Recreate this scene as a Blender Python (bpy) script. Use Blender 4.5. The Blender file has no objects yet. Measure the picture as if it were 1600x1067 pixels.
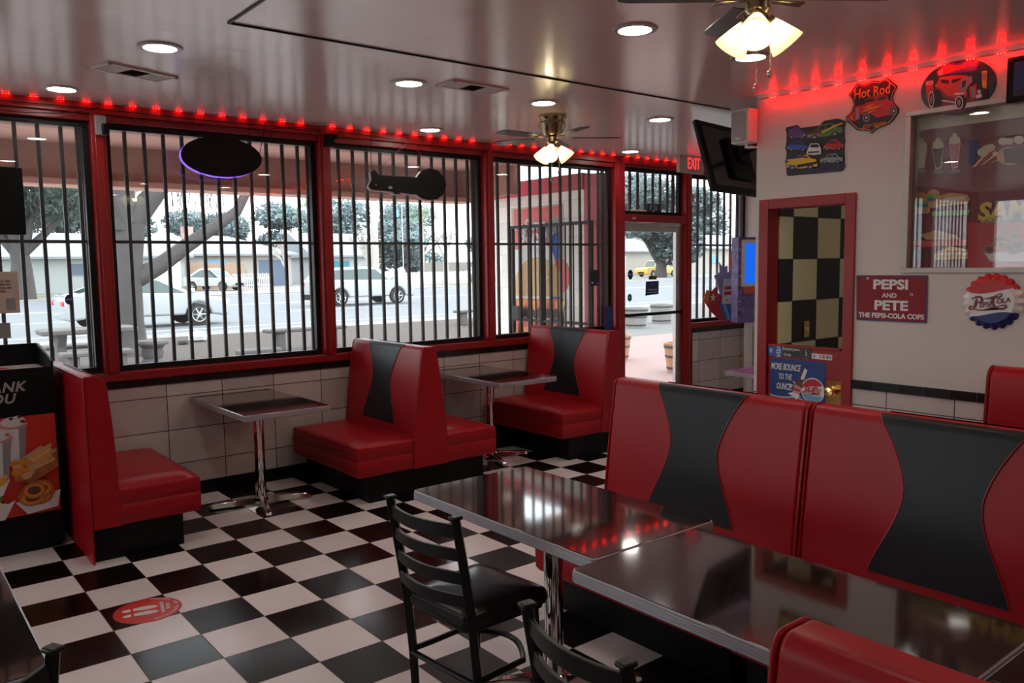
import bpy, bmesh, math, random
from mathutils import Vector, Matrix
from math import sin, cos, pi, radians as R

sc = bpy.context.scene
random.seed(7)
# ------------------------------------------------------------------ camera
CAM = Vector((-0.844, -5.308, 1.690)); YAW, PIT, ROL, FPX = 0.674003, -0.0935317, -0.01426, 1282.87
_f = Vector((sin(YAW)*cos(PIT), cos(YAW)*cos(PIT), sin(PIT)))
_r0 = Vector((cos(YAW), -sin(YAW), 0)); _u0 = _r0.cross(_f)
_r = _r0*cos(ROL) + _u0*sin(ROL); _u = -_r0*sin(ROL) + _u0*cos(ROL)
cd = bpy.data.cameras.new('camera'); cam = bpy.data.objects.new('camera', cd); sc.collection.objects.link(cam)
cam.matrix_world = Matrix(((_r.x, _u.x, -_f.x, CAM.x), (_r.y, _u.y, -_f.y, CAM.y), (_r.z, _u.z, -_f.z, CAM.z), (0, 0, 0, 1)))
cd.sensor_width = 36; cd.lens = FPX/1600*36; cd.clip_start = .03; cd.clip_end = 600
sc.camera = cam
# ------------------------------------------------------------------ world, exposure
world = bpy.data.worlds.new('overcast'); sc.world = world; world.use_nodes = True
bg = world.node_tree.nodes['Background']; bg.inputs[0].default_value = (.90, .96, 1.0, 1); bg.inputs[1].default_value = 5.2
vs = sc.view_settings; vs.view_transform = 'Standard'; vs.look = 'None'; vs.gamma = 1; vs.use_curve_mapping = False
vs.exposure = 0.0
sc.display_settings.display_device = 'sRGB'
LENS_E, BULB_E, LED_E, SIGN_E = 40.0, 100.0, 700.0, 2.2

def _ray(px, py): return _f + _r*((px-800)/FPX) - _u*((py-533.5)/FPX)
def onz(px, py, z=0.0): d = _ray(px, py); return CAM + d*((z-CAM.z)/d.z)
def ony(px, py, Y): d = _ray(px, py); return CAM + d*((Y-CAM.y)/d.y)
def onx(px, py, X): d = _ray(px, py); return CAM + d*((X-CAM.x)/d.x)

# ------------------------------------------------------------------ materials
def _new(name):
    m = bpy.data.materials.new(name); m.use_nodes = True
    nt = m.node_tree; nt.nodes.clear()
    return m, nt, nt.nodes, nt.links
def mat(name, col, rough=.5, metal=0, spec=.5, coat=0, var=.06, scale=6, bump=0, bscale=60, trans=0, sheen=0):
    m, nt, N, L = _new(name)
    o = N.new('ShaderNodeOutputMaterial'); b = N.new('ShaderNodeBsdfPrincipled'); L.new(b.outputs[0], o.inputs[0])
    b.inputs['Roughness'].default_value = rough; b.inputs['Metallic'].default_value = metal
    b.inputs['Specular IOR Level'].default_value = spec; b.inputs['Coat Weight'].default_value = coat
    b.inputs['Coat Roughness'].default_value = .08
    tc = N.new('ShaderNodeTexCoord'); nz = N.new('ShaderNodeTexNoise'); nz.inputs['Scale'].default_value = scale
    nz.inputs['Detail'].default_value = 4
    L.new(tc.outputs['Object'], nz.inputs['Vector'])
    mx = N.new('ShaderNodeMix'); mx.data_type = 'RGBA'
    c = Vector(col[:3])
    mx.inputs[6].default_value = (*(c*(1-var)), 1); mx.inputs[7].default_value = (*[min(1, v*(1+var)) for v in c], 1)
    L.new(nz.outputs[0], mx.inputs[0]); L.new(mx.outputs[2], b.inputs['Base Color'])
    if bump:
        n2 = N.new('ShaderNodeTexNoise'); n2.inputs['Scale'].default_value = bscale; n2.inputs['Detail'].default_value = 3
        L.new(tc.outputs['Object'], n2.inputs['Vector'])
        bp = N.new('ShaderNodeBump'); bp.inputs['Strength'].default_value = bump; bp.inputs['Distance'].default_value = .01
        L.new(n2.outputs[0], bp.inputs['Height']); L.new(bp.outputs[0], b.inputs['Normal'])
    return m
def emis(name, col, s):
    m, nt, N, L = _new(name)
    o = N.new('ShaderNodeOutputMaterial'); e = N.new('ShaderNodeEmission')
    e.inputs[0].default_value = (*col, 1); e.inputs[1].default_value = s; L.new(e.outputs[0], o.inputs[0])
    return m
def glassmat(name, ior=1.45, tint=(.95, .97, .97), dirt=.02):
    m, nt, N, L = _new(name)
    o = N.new('ShaderNodeOutputMaterial'); t = N.new('ShaderNodeBsdfTransparent'); g = N.new('ShaderNodeBsdfGlossy')
    t.inputs[0].default_value = (*tint, 1); g.inputs['Roughness'].default_value = 0.0
    fr = N.new('ShaderNodeFresnel'); ge = N.new('ShaderNodeNewGeometry'); io = N.new('ShaderNodeMix'); io.inputs[2].default_value = ior; io.inputs[3].default_value = 1/ior
    L.new(ge.outputs['Backfacing'], io.inputs[0]); L.new(io.outputs[0], fr.inputs[0])
    mx = N.new('ShaderNodeMixShader'); L.new(fr.outputs[0], mx.inputs[0]); L.new(t.outputs[0], mx.inputs[1]); L.new(g.outputs[0], mx.inputs[2])
    d = N.new('ShaderNodeBsdfDiffuse'); d.inputs[0].default_value = (.8, .82, .85, 1)
    nz = N.new('ShaderNodeTexNoise'); nz.inputs['Scale'].default_value = 3; nz.inputs['Detail'].default_value = 5
    mp = N.new('ShaderNodeMath'); mp.operation = 'MULTIPLY'; mp.inputs[1].default_value = dirt*2
    L.new(nz.outputs[0], mp.inputs[0])
    mx2 = N.new('ShaderNodeMixShader'); L.new(mp.outputs[0], mx2.inputs[0]); L.new(mx.outputs[0], mx2.inputs[1]); L.new(d.outputs[0], mx2.inputs[2])
    L.new(mx2.outputs[0], o.inputs[0]); return m
def gridmat(name, kind, a, b, tw, th, off=(0, 0), axis='xz', groutc=(.03, .025, .025), gw=.004, rough=.2, roughv=.1, zmax=None, above=None, spec=.5, wig=.0):
    """tiles by position: kind 'checker' or 'plain'; axis picks the two world axes"""
    m, nt, N, L = _new(name)
    o = N.new('ShaderNodeOutputMaterial'); p = N.new('ShaderNodeBsdfPrincipled'); L.new(p.outputs[0], o.inputs[0])
    p.inputs['Specular IOR Level'].default_value = spec
    g = N.new('ShaderNodeNewGeometry'); s = N.new('ShaderNodeSeparateXYZ'); L.new(g.outputs['Position'], s.inputs[0])
    def M(op, x, y=None, cl=False):
        n = N.new('ShaderNodeMath'); n.operation = op
        for i, v in enumerate((x, y)):
            if v is None: continue
            if isinstance(v, (int, float)): n.inputs[i].default_value = v
            else: L.new(v, n.inputs[i])
        return n.outputs[0]
    ax = {'x': s.outputs[0], 'y': s.outputs[1], 'z': s.outputs[2]}
    u = M('DIVIDE', M('SUBTRACT', ax[axis[0]], off[0]), tw); v = M('DIVIDE', M('SUBTRACT', ax[axis[1]], off[1]), th)
    fu, fv = M('FLOOR', u), M('FLOOR', v)
    def edge(t, size):
        fr = M('FRACT', t); d = M('MINIMUM', fr, M('SUBTRACT', 1.0, fr)); return M('LESS_THAN', d, gw/2/size)
    gr = M('MAXIMUM', edge(u, tw), edge(v, th))
    par = M('FLOORED_MODULO', M('ADD', fu, fv), 2.0)
    cb = N.new('ShaderNodeCombineXYZ'); L.new(fu, cb.inputs[0]); L.new(fv, cb.inputs[1])
    wn = N.new('ShaderNodeTexWhiteNoise'); L.new(cb.outputs[0], wn.inputs['Vector'])
    nz = N.new('ShaderNodeTexNoise'); nz.inputs['Scale'].default_value = 5; nz.inputs['Detail'].default_value = 6; L.new(g.outputs['Position'], nz.inputs['Vector'])
    mx = N.new('ShaderNodeMix'); mx.data_type = 'RGBA'; mx.inputs[6].default_value = (*a, 1); mx.inputs[7].default_value = (*b, 1)
    if kind == 'checker': L.new(par, mx.inputs[0])
    else: L.new(wn.outputs['Value'], mx.inputs[0])
    hsv = N.new('ShaderNodeHueSaturation'); L.new(mx.outputs[2], hsv.inputs['Color'])
    L.new(M('ADD', .86, M('ADD', M('MULTIPLY', wn.outputs['Value'], .16), M('MULTIPLY', nz.outputs[0], .16))), hsv.inputs['Value'])
    mg = N.new('ShaderNodeMix'); mg.data_type = 'RGBA'; L.new(gr, mg.inputs[0]); L.new(hsv.outputs[0], mg.inputs[6]); mg.inputs[7].default_value = (*groutc, 1)
    L.new(M('ADD', rough, M('ADD', M('MULTIPLY', wn.outputs['Value'], roughv), M('MULTIPLY', gr, .3))), p.inputs['Roughness'])
    last = mg.outputs[2]
    if zmax is not None:
        mz = N.new('ShaderNodeMix'); mz.data_type = 'RGBA'; L.new(M('GREATER_THAN', s.outputs[2], zmax), mz.inputs[0])
        L.new(last, mz.inputs[6]); mz.inputs[7].default_value = (*above, 1); last = mz.outputs[2]
        rr = N.new('ShaderNodeMix'); L.new(M('GREATER_THAN', s.outputs[2], zmax), rr.inputs[0])
        L.new(p.inputs['Roughness'].links[0].from_socket, rr.inputs[2]); rr.inputs[3].default_value = .75
        L.new(rr.outputs[0], p.inputs['Roughness'])
    L.new(last, p.inputs['Base Color'])
    bp = N.new('ShaderNodeBump'); bp.inputs['Strength'].default_value = .25; bp.inputs['Distance'].default_value = .003; bp.invert = True
    L.new(gr, bp.inputs['Height']); L.new(bp.outputs[0], p.inputs['Normal'])
    return m

T = .3048
RED = (.36, .006, .012)
M_ = dict(
 floor=gridmat('checker_floor', 'checker', (.007, .0045, .0045), (.80, .74, .74), T, T, (0, 0), 'xy', (.10, .06, .05), .004, .16, .22, spec=.25),
 tile=gridmat('wall_tile', 'plain', (.60, .53, .50), (.66, .59, .56), .406, .254, (.076, .003), 'xz', (.03, .02, .02), .006, .12, .06),
 rwall=gridmat('side_wall', 'plain', (.62, .55, .53), (.68, .61, .59), .406, .254, (-2.815, .003), 'yz', (.02, .02, .02), .006, .12, .06, .87, (.66, .60, .56)),
 kitchen=gridmat('kitchen_tile', 'checker', (.01, .011, .012), (.62, .55, .32), .3155, .300, (4.412, -.1), 'xz', (.01, .01, .01), .006, .2, .05),
 ceiling=mat('ceiling_paint', (.80, .60, .58), .20, bump=.22, bscale=5, var=.05, spec=.6),
 plaster=mat('wall_plaster', (.66, .60, .56), .8, bump=.1),
 red=mat('red_paint', (.30, .008, .010), .35, bump=.1, bscale=30),
 vinyl=mat('red_vinyl', RED, .36, bump=.05, bscale=25, var=.08, spec=.28),
 pipe=mat('red_piping', (.26, .006, .01), .4),
 bvinyl=mat('black_vinyl', (.011, .012, .015), .38, bump=.05, bscale=25, var=.1, spec=.28),
 kick=mat('black_kickboard', (.004, .004, .005), .35, spec=.2),
 black=mat('black_gloss', (.004, .004, .004), .5, spec=.2),
 bmatte=mat('black_matte', (.004, .004, .005), .5, spec=.18),
 btrim=gridmat('black_trim_tile', 'plain', (.008, .009, .011), (.012, .014, .016), .152, 1.0, (0, 0), 'xz', (.03, .03, .03), .003, .12, .1),
 btrimy=gridmat('black_trim_tile_side', 'plain', (.008, .009, .011), (.012, .014, .016), .152, 1.0, (0, 0), 'yz', (.03, .03, .03), .003, .12, .1),
 iron=mat('black_iron', (.007, .005, .005), .5, bump=.1, spec=.2),
 bronze=mat('dark_frame', (.010, .008, .008), .45, spec=.25),
 chrome=mat('chrome', (.75, .73, .72), .07, 1, var=.03),
 alu=mat('aluminium', (.55, .54, .53), .32, 1, var=.04),
 edge=mat('table_edge', (.40, .38, .41), .38, .35, var=.1),
 top=mat('black_tabletop', (.016, .010, .010), .055, spec=1.0, coat=.6, var=.4, scale=3, bump=.012, bscale=7),
 chair=mat('chair_metal', (.005, .005, .005), .33, spec=.3),
 seatpad=mat('chair_vinyl', (.008, .006, .006), .26, spec=.32),
 brass=mat('antique_brass', (.42, .33, .20), .22, 1),
 gold=mat('polished_brass', (.85, .60, .22), .15, 1),
 wood=mat('dark_blade', (.022, .012, .010), .3, var=.3),
 white=mat('white_plastic', (.72, .70, .68), .4),
 paper=mat('paper', (.55, .44, .36), .8),
 concrete=mat('concrete', (.095, .085, .085), .85, var=.2, bump=.4, bscale=20),
 stucco=mat('stucco', (.62, .36, .30), .85, bump=.3, bscale=40),
 stuccod=mat('stucco_shaded', (.42, .22, .18), .85, bump=.3, bscale=40),  # same stucco darkened, shade under the eave put into the colour
 bandred=mat('red_band_paint', (.52, .06, .08), .6),
 block=gridmat('painted_block', 'plain', (.84, .79, .74), (.88, .83, .78), .40, .20, (0, 0), 'yz', (.60, .56, .52), .006, .7, .05),
 bark=mat('bark', (.065, .058, .058), .9, var=.35, scale=3, bump=1.0, bscale=14),
 barkl=mat('pale_bark', (.40, .37, .34), .9, var=.2, scale=3, bump=.6, bscale=14),
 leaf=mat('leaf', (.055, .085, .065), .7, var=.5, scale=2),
 leafb=mat('leaf_hazed', (.09, .125, .125), .7, var=.4, scale=2),  # far foliage lightened towards grey-blue, haze put into the leaf colour
 leafh=mat('leaf_distant_haze', (.15, .205, .215), .8, var=.3, scale=2), leafc=mat('leaf_pale', (.20, .26, .18), .7, var=.4, scale=2),  # leafh: paler and bluer still, imitating haze over the farthest trees
 asphalt=mat('asphalt', (.135, .143, .155), .8, var=.08, scale=.6, bump=.2, bscale=40),
 line=mat('road_paint', (.5, .5, .5), .7),
 mulch=mat('mulch', (.060, .045, .038), .95, var=.6, scale=22, bump=1, bscale=30),
 gravel=mat('gravel', (.13, .125, .12), .95, var=.35, scale=14, bump=.6, bscale=40),
 redpave=mat('red_paving', (.24, .145, .135), .8, var=.12, scale=2, bump=.1),
 walk=mat('sidewalk', (.21, .195, .19), .85, var=.08),
 grass=mat('lawn', (.16, .18, .09), .95, var=.3, scale=4),
 palewalk=mat('bounce_pavement', (.42, .38, .36), .85, var=.08), soil=mat('distant_ground', (.24, .24, .23), .95),  # palewalk is kept pale to bounce light onto block wall, soffit and ceiling
 carwhite=mat('car_paint_white', (.36, .375, .39), .18, coat=.8, var=.01),
 carsilver=mat('car_paint_silver', (.42, .42, .42), .25, .5, var=.02),
 cardark=mat('car_paint_dark', (.10, .14, .16), .25, coat=.5),
 caryellow=mat('car_paint_yellow', (.78, .45, .06), .25, coat=.5),
 carglass=mat('car_glass', (.03, .06, .06), .06, spec=.8),
 tyre=mat('tyre', (.02, .02, .02), .8), rim=mat('wheel_rim', (.5, .5, .52), .3, .8),
 taillight=mat('tail_light', (.55, .02, .03), .2), headlight=mat('head_light', (.7, .72, .75), .1),
 roof=mat('pale_roof', (.25, .265, .29), .85, var=.1, scale=10), houseW=mat('white_siding', (.36, .375, .385), .8),
 houseB=mat('beige_siding', (.38, .35, .31), .8), garage=mat('blue_grey_door', (.10, .13, .19), .6), fence=mat('wood_fence', (.36, .24, .17), .85, var=.2),
 fenceg=mat('grey_fence', (.24, .22, .21), .85, var=.2), chim=mat('chimney_brick', (.50, .30, .26), .9),
 barrel=mat('barrel_wood', (.34, .17, .095), .8, var=.25, scale=8), barrelg=mat('weathered_wood', (.20, .19, .18), .85, var=.25, scale=8), hoop=mat('barrel_hoop', (.06, .05, .05), .5, .5),
 lens=emis('lamp_lens', (1, .95, .86), LENS_E), bulb=emis('lamp_bulb', (1, .88, .62), BULB_E),
 led=emis('led_red', (1, .0012, .0008), LED_E), led2=emis('led_red_window', (1, .004, .003), LED_E*.13), exitred=emis('exit_letters', (1, .03, .04), 1.6), exitface=mat('exit_face', (.35, .20, .19), .5),
 neon=emis('neon_violet', (.25, .12, 1), 1.6), screen=emis('blue_screen', (.01, .14, .85), 1.0), screen2=mat('dark_screen', (.006, .006, .009), .15),
 glass=glassmat('window_glass', 1.42, dirt=.03), glassr=glassmat('display_glass', 1.5, (.95, .95, .95), .006),
 navy=mat('navy', (.012, .025, .14), .4), blue=mat('blue_print', (.02, .10, .42), .4), skyb=mat('light_blue', (.15, .35, .55), .4),
 ink=mat('ink', (.02, .02, .03), .5), pink=mat('pink_print', (.6, .25, .25), .5), cream=mat('cream', (.78, .70, .52), .5), pw=mat('print_white', (.74, .72, .72), .45),
 pred=mat('print_red', (.48, .015, .02), .4), pred2=mat('poster_red', (.62, .03, .015), .35), dred=mat('deep_red', (.20, .012, .018), .4), purple=mat('purple_print', (.10, .05, .26), .4), yellow=mat('yellow_print', (.72, .48, .02), .4),
 orange=mat('orange_print', (.70, .24, .02), .4), green=mat('green_print', (.09, .22, .06), .4), bun=mat('bun', (.62, .36, .16), .5, var=.25, scale=30), patty=mat('patty', (.06, .03, .025), .6, var=.5, scale=60),
 cheese=mat('cheese', (.80, .36, .04), .4), fries=mat('fries', (.76, .48, .16), .5, var=.3, scale=40), ring=mat('onion_ring', (.42, .13, .03), .5, var=.4, scale=40), lettuce=mat('lettuce', (.25, .42, .08), .5, var=.4, scale=40),
 tomato=mat('tomato', (.65, .10, .06), .4, var=.3, scale=30), brown=mat('brown_print', (.12, .04, .02), .5), grey=mat('grey_print', (.28, .28, .29), .5), silver=mat('silver_letters', (.42, .40, .39), .4, .3), teal=mat('teal', (.02, .20, .24), .4),
)
# frosted lamp shade
def shade_mat():
    m, nt, N, L = _new('frosted_glass'); o = N.new('ShaderNodeOutputMaterial')
    t = N.new('ShaderNodeBsdfTranslucent'); t.inputs[0].default_value = (.95, .93, .80, 1)
    d = N.new('ShaderNodeBsdfDiffuse'); d.inputs[0].default_value = (.85, .80, .62, 1)
    x = N.new('ShaderNodeMixShader'); x.inputs[0].default_value = .35
    L.new(t.outputs[0], x.inputs[1]); L.new(d.outputs[0], x.inputs[2]); L.new(x.outputs[0], o.inputs[0]); return m
M_['shade'] = shade_mat()

# ------------------------------------------------------------------ mesh helpers
col = sc.collection
class MB:
    def __init__(s): s.v = []; s.f = []; s.m = []
    def add(s, vs, fs, mi=0):
        o = len(s.v); s.v += [tuple(v) for v in vs]
        for f in fs: s.f.append(tuple(o+i for i in f)); s.m.append(mi)
        return s
    def box(s, a, b, mi=0):
        x0, y0, z0 = a; x1, y1, z1 = b
        x0, x1 = sorted((x0, x1)); y0, y1 = sorted((y0, y1)); z0, z1 = sorted((z0, z1))
        return s.add([(x0,y0,z0),(x1,y0,z0),(x1,y1,z0),(x0,y1,z0),(x0,y0,z1),(x1,y0,z1),(x1,y1,z1),(x0,y1,z1)],
            [(0,3,2,1),(4,5,6,7),(0,1,5,4),(1,2,6,5),(2,3,7,6),(3,0,4,7)], mi)
    def tube(s, pts, r, n=8, mi=0, caps=True):
        pts = [Vector(p) for p in pts]; rs = r if isinstance(r, (list, tuple)) else [r]*len(pts)
        rings = []; prev = None
        for i, p in enumerate(pts):
            d = (pts[min(i+1, len(pts)-1)] - pts[max(i-1, 0)]).normalized()
            if prev is None:
                a = d.orthogonal().normalized() if abs(d.z) < .95 else Vector((1, 0, 0)).cross(d).normalized()
            else:
                a = (prev - d*prev.dot(d)).normalized()
            prev = a; b = d.cross(a)
            rings.append([p + (a*cos(2*pi*k/n) + b*sin(2*pi*k/n))*rs[i] for k in range(n)])
        vs = [v for q in rings for v in q]; fs = []
        for i in range(len(pts)-1):
            for k in range(n):
                k2 = (k+1) % n; fs.append((i*n+k, i*n+k2, (i+1)*n+k2, (i+1)*n+k))
        if caps: fs.append(tuple(range(n-1, -1, -1))); fs.append(tuple((len(pts)-1)*n+k for k in range(n)))
        return s.add(vs, fs, mi)
    def cyl(s, a, b, r, n=16, mi=0, r2=None): return s.tube([a, b], [r, r if r2 is None else r2], n, mi)
    def lathe(s, prof, c=(0,0,0), n=24, mi=0, mx=None):
        vs = []; fs = []; m = len(prof)
        for k in range(n):
            t = 2*pi*k/n
            for r, z in prof:
                v = Vector((r*cos(t), r*sin(t), z))
                if mx: v = mx @ v
                vs.append(v + Vector(c))
        for k in range(n):
            k2 = (k+1) % n
            for i in range(m-1): fs.append((k*m+i, k2*m+i, k2*m+i+1, k*m+i+1))
        return s.add(vs, fs, mi)
    def prism(s, pts, z0, z1, mi=0, plane='xy'):
        n = len(pts)
        A = sum(pts[i][0]*pts[(i+1)%n][1]-pts[(i+1)%n][0]*pts[i][1] for i in range(n))
        if A < 0: pts = pts[::-1]
        if plane == 'xy': P = lambda u, v, w: (u, v, w)
        elif plane == 'xz': P = lambda u, v, w: (u, w, v)
        else: P = lambda u, v, w: (w, u, v)
        vs = [P(u, v, z0) for u, v in pts] + [P(u, v, z1) for u, v in pts]
        fs = [tuple(range(n-1, -1, -1)), tuple(range(n, 2*n))] + [(i, (i+1) % n, n+(i+1) % n, n+i) for i in range(n)]
        if plane == 'xz': fs = [f[::-1] for f in fs]
        return s.add(vs, fs, mi)
    def sphere(s, c, r, n=16, mi=0, sz=1):
        k = n//2; return s.lathe([(max(r*sin(pi*i/k), 1e-5), -r*cos(pi*i/k)*sz) for i in range(k+1)], c, n, mi)
    def build(s, name, mats, parent=None, bevel=0, seg=2, smooth=35, loc=None, rot=None, sub=0):
        me = bpy.data.meshes.new(name); me.from_pydata(s.v, [], s.f)
        if not isinstance(mats, (list, tuple)): mats = [mats]
        for m in mats: me.materials.append(M_[m] if isinstance(m, str) else m)
        me.polygons.foreach_set('material_index', s.m); me.update()
        if smooth:
            bm = bmesh.new(); bm.from_mesh(me)
            for f in bm.faces: f.smooth = True
            for e in bm.edges:
                if len(e.link_faces) != 2 or e.calc_face_angle(0) > R(smooth): e.smooth = False
            bm.to_mesh(me); bm.free()
        o = bpy.data.objects.new(name, me); col.objects.link(o)
        if parent: o.parent = parent
        if loc: o.location = loc
        if rot: o.rotation_euler = rot
        if bevel:
            b = o.modifiers.new('Bevel', 'BEVEL'); b.width = bevel; b.segments = seg; b.limit_method = 'ANGLE'; b.angle_limit = R(40); b.harden_normals = False
        if sub:
            q = o.modifiers.new('Subsurf', 'SUBSURF'); q.levels = sub; q.render_levels = sub
        return o
def tag(o, label=None, cat=None, group=None, kind=None):
    if label: o['label'] = label
    if cat: o['category'] = cat
    if group: o['group'] = group
    if kind: o['kind'] = kind
    return o
def thing(name, label, cat, loc=(0,0,0), rz=0, group=None):
    o = bpy.data.objects.new(name, None); col.objects.link(o); o.location = loc; o.rotation_euler = (0, 0, rz)
    o.empty_display_size = .1
    return tag(o, label, cat, group)
def struct(name, mb, m, bevel=0): return tag(mb.build(name, m, None, bevel), kind='structure')
def copy_tree(o, parent=None, label=None, loc=None, rz=None):
    c = o.copy(); col.objects.link(c); c.parent = parent
    if label: c['label'] = label
    if loc is not None: c.location = loc
    if rz is not None: c.rotation_euler = (0, 0, rz)
    for ch in list(o.children): copy_tree(ch, c)
    return c
def board(name, label, cat, origin, u, n, group=None):
    """Empty whose x axis is u, y axis is up-ish, z axis is the outward normal n"""
    u = Vector(u).normalized(); n = Vector(n).normalized(); v = n.cross(u)
    o = bpy.data.objects.new(name, None); col.objects.link(o); o.empty_display_size = .1
    o.matrix_world = Matrix(((u.x, v.x, n.x, origin[0]), (u.y, v.y, n.y, origin[1]), (u.z, v.z, n.z, origin[2]), (0, 0, 0, 1)))
    return tag(o, label, cat, group)
def text(s, u, v, size, m, parent, z=.002, sx=1, shear=0, rot=0, bold=0, align='CENTER', th=.0006, name='lettering', spacing=1):
    cu = bpy.data.curves.new('tmp', 'FONT'); cu.body = s; cu.size = size; cu.align_x = align; cu.align_y = 'CENTER'
    cu.shear = shear; cu.offset = bold; cu.extrude = th; cu.resolution_u = 3; cu.space_character = spacing
    t = bpy.data.objects.new('tmp', cu); col.objects.link(t)
    me = bpy.data.meshes.new_from_object(t.evaluated_get(bpy.context.evaluated_depsgraph_get()))
    bpy.data.objects.remove(t); bpy.data.curves.remove(cu)
    me.name = name; me.transform(Matrix.Translation((u, v, z)) @ Matrix.Rotation(rot, 4, 'Z') @ Matrix.Diagonal((sx, 1, 1, 1)))
    me.materials.clear(); me.materials.append(M_[m])
    o = bpy.data.objects.new(name, me); col.objects.link(o); o.parent = parent
    return o
def ell(cx, cy, rx, ry=None, n=28, a=0, t0=0, t1=2*pi):
    ry = rx if ry is None else ry; out = []
    full = abs(t1-t0-2*pi) < 1e-6
    for i in range(n if full else n+1):
        t = t0+(t1-t0)*i/n; x, y = rx*cos(t), ry*sin(t)
        out.append((cx+x*cos(a)-y*sin(a), cy+x*sin(a)+y*cos(a)))
    return out
def rrect(x0, y0, x1, y1, r, n=5):
    out = []
    for cx, cy, t in ((x1-r, y1-r, 0), (x0+r, y1-r, pi/2), (x0+r, y0+r, pi), (x1-r, y0+r, 3*pi/2)):
        out += [(cx+r*cos(t+pi/2*i/n), cy+r*sin(t+pi/2*i/n)) for i in range(n+1)]
    return out
def star(cx, cy, r, k=.45, n=5, a=pi/2): return [(cx+(r if i % 2 == 0 else r*k)*cos(a+pi*i/n), cy+(r if i % 2 == 0 else r*k)*sin(a+pi*i/n)) for i in range(2*n)]
class Art:
    """flat printed shapes in layers, one mesh with several colours"""
    def __init__(s, z=.001): s.mb = MB(); s.mats = []; s.z = z
    def p(s, pts, m, dz=None):
        if m not in s.mats: s.mats.append(m)
        s.z += .00022; s.mb.prism(pts, s.z-.0010, s.z, s.mats.index(m)); return s
    def build(s, parent, name='artwork'): return s.mb.build(name, s.mats, parent, smooth=0)
def bez(p, n=12):
    p0, p1, p2, p3 = [Vector(q) for q in p]
    return [tuple(p0*(1-t)**3+p1*3*t*(1-t)**2+p2*3*t*t*(1-t)+p3*t**3) for t in [i/n for i in range(n+1)]]
def stroke(pts, w):
    pts = [Vector(q) for q in pts]; L_, R_ = [], []
    for i, q in enumerate(pts):
        d = (pts[min(i+1, len(pts)-1)]-pts[max(i-1, 0)]).normalized(); nn = Vector((-d.y, d.x)); ww = w*(.35+.65*sin(pi*min(.92, max(.08, i/(len(pts)-1)))))/2
        L_.append(tuple(q+nn*ww)); R_.append(tuple(q-nn*ww))
    return L_+R_[::-1]
def quad(px): return px

# ================================================================== SETTING
YW = .912; H = 2.82; XR = 4.119; YC = -1.85
def bx(a, b): return MB().box(a, b)
struct('floor', bx((-6.2, -8.6, -.1), (8.0, 1.05, 0)), 'floor')
struct('ceiling', bx((-6.2, -8.6, H), (8.0, 1.05, H+.12)), 'ceiling')
struct('wall_left', MB().box((-6.3, -8.6, 0), (-6.2, 1.05, .95)).box((-6.3, -8.6, 2.65), (-6.2, 1.05, H)).box((-6.3, -8.6, .95), (-6.2, -1.2, 2.65)).box((-6.3, .6, .95), (-6.2, 1.05, 2.65)).box((-6.3, -.34, .95), (-6.2, -.26, 2.65)), 'plaster')
struct('wall_rear', bx((-6.3, -8.7, 0), (4.3, -8.6, H)), 'plaster')
# right wall with kitchen doorway and display window
DW0, DW1, DH = -1.945, -2.535, 2.055
WY0, WY1, WZ0, WZ1 = -2.885, -4.9, 1.605, 2.56
m = MB()
m.box((XR, YC, 0), (XR+.12, DW0, H)); m.box((XR, DW0, DH), (XR+.12, DW1, H)); m.box((XR, DW1, 0), (XR+.12, WY0, H))
m.box((XR, WY0, 0), (XR+.12, WY1, WZ0)); m.box((XR, WY0, WZ1), (XR+.12, WY1, H)); m.box((XR, WY1, 0), (XR+.12, -8.6, H))
struct('wall_right', m, 'rwall')
struct('wall_alcove', bx((XR+.12, YC, 0), (8.0, YC-.09, H)), 'plaster')
struct('wall_kitchen', bx((XR+.121, YC-.091, 0), (6.2, YC-.11, H)), 'kitchen')
struct('wall_kitchen_side', bx((6.2, YC-.09, 0), (6.3, -4.0, H)), 'plaster')
struct('wall_kitchen_back', bx((4.5, -4.0, 0), (6.3, -4.1, H)), 'plaster')
struct('wall_alcove_side', bx((7.91, YC, 0), (8.0, 1.05, H)), gridmat('alcove_tile', 'plain', (.60, .53, .50), (.66, .59, .56), .406, .254, (.2, .003), 'yz', (.03, .02, .02), .006, .12, .06, .87, (.66, .60, .56)))
# window wall base
P = [(-6.2, -6.1), (-4.54, -4.445), (-2.88, -2.78), (-1.205, -1.11), (.481, .575), (2.145, 2.24), (3.81, 3.905), (5.53, 5.675), (6.685, 6.79), (7.91, 8.0)]
m = MB(); m.box((-6.2, YW, 0), (5.60, 1.05, .86)); m.box((6.73, YW, 0), (8.0, 1.05, .86)); struct('wall_front', m, 'tile')
for i, (a, b) in enumerate(((-6.2, 5.57), (6.79, 7.91)), 1):
    struct('trim_%d' % i, bx((a, YW-.012, .857), (b, YW+.001, .912)), 'btrim', .003)
    struct('baseboard_front_%d' % i, bx((a, YW-.015, 0), (b, YW+.001, .10)), 'black', .004)
struct('trim_3', bx((6.79, YW-.012, 0), (6.845, YW+.001, .857)), 'btrim', .003)
struct('trim_4', bx((XR-.012, DW1-.055, .868), (XR+.001, -8.6, .925)), 'btrimy', .004)
struct('baseboard_right', bx((XR-.012, DW1-.055, 0), (XR+.001, -8.6, .10)), 'black', .004)
struct('baseboard_alcove', bx((XR+.12, YC, 0), (7.9, YC+.015, .10)), 'black', .004)
# ceiling battens
struct('trim_5', bx((.59, -1.458, H-.008), (4.35, -1.445, H)), 'bronze', .003)
struct('trim_6', bx((.585, -8.5, H-.008), (.598, -1.445, H)), 'bronze', .003)
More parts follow.
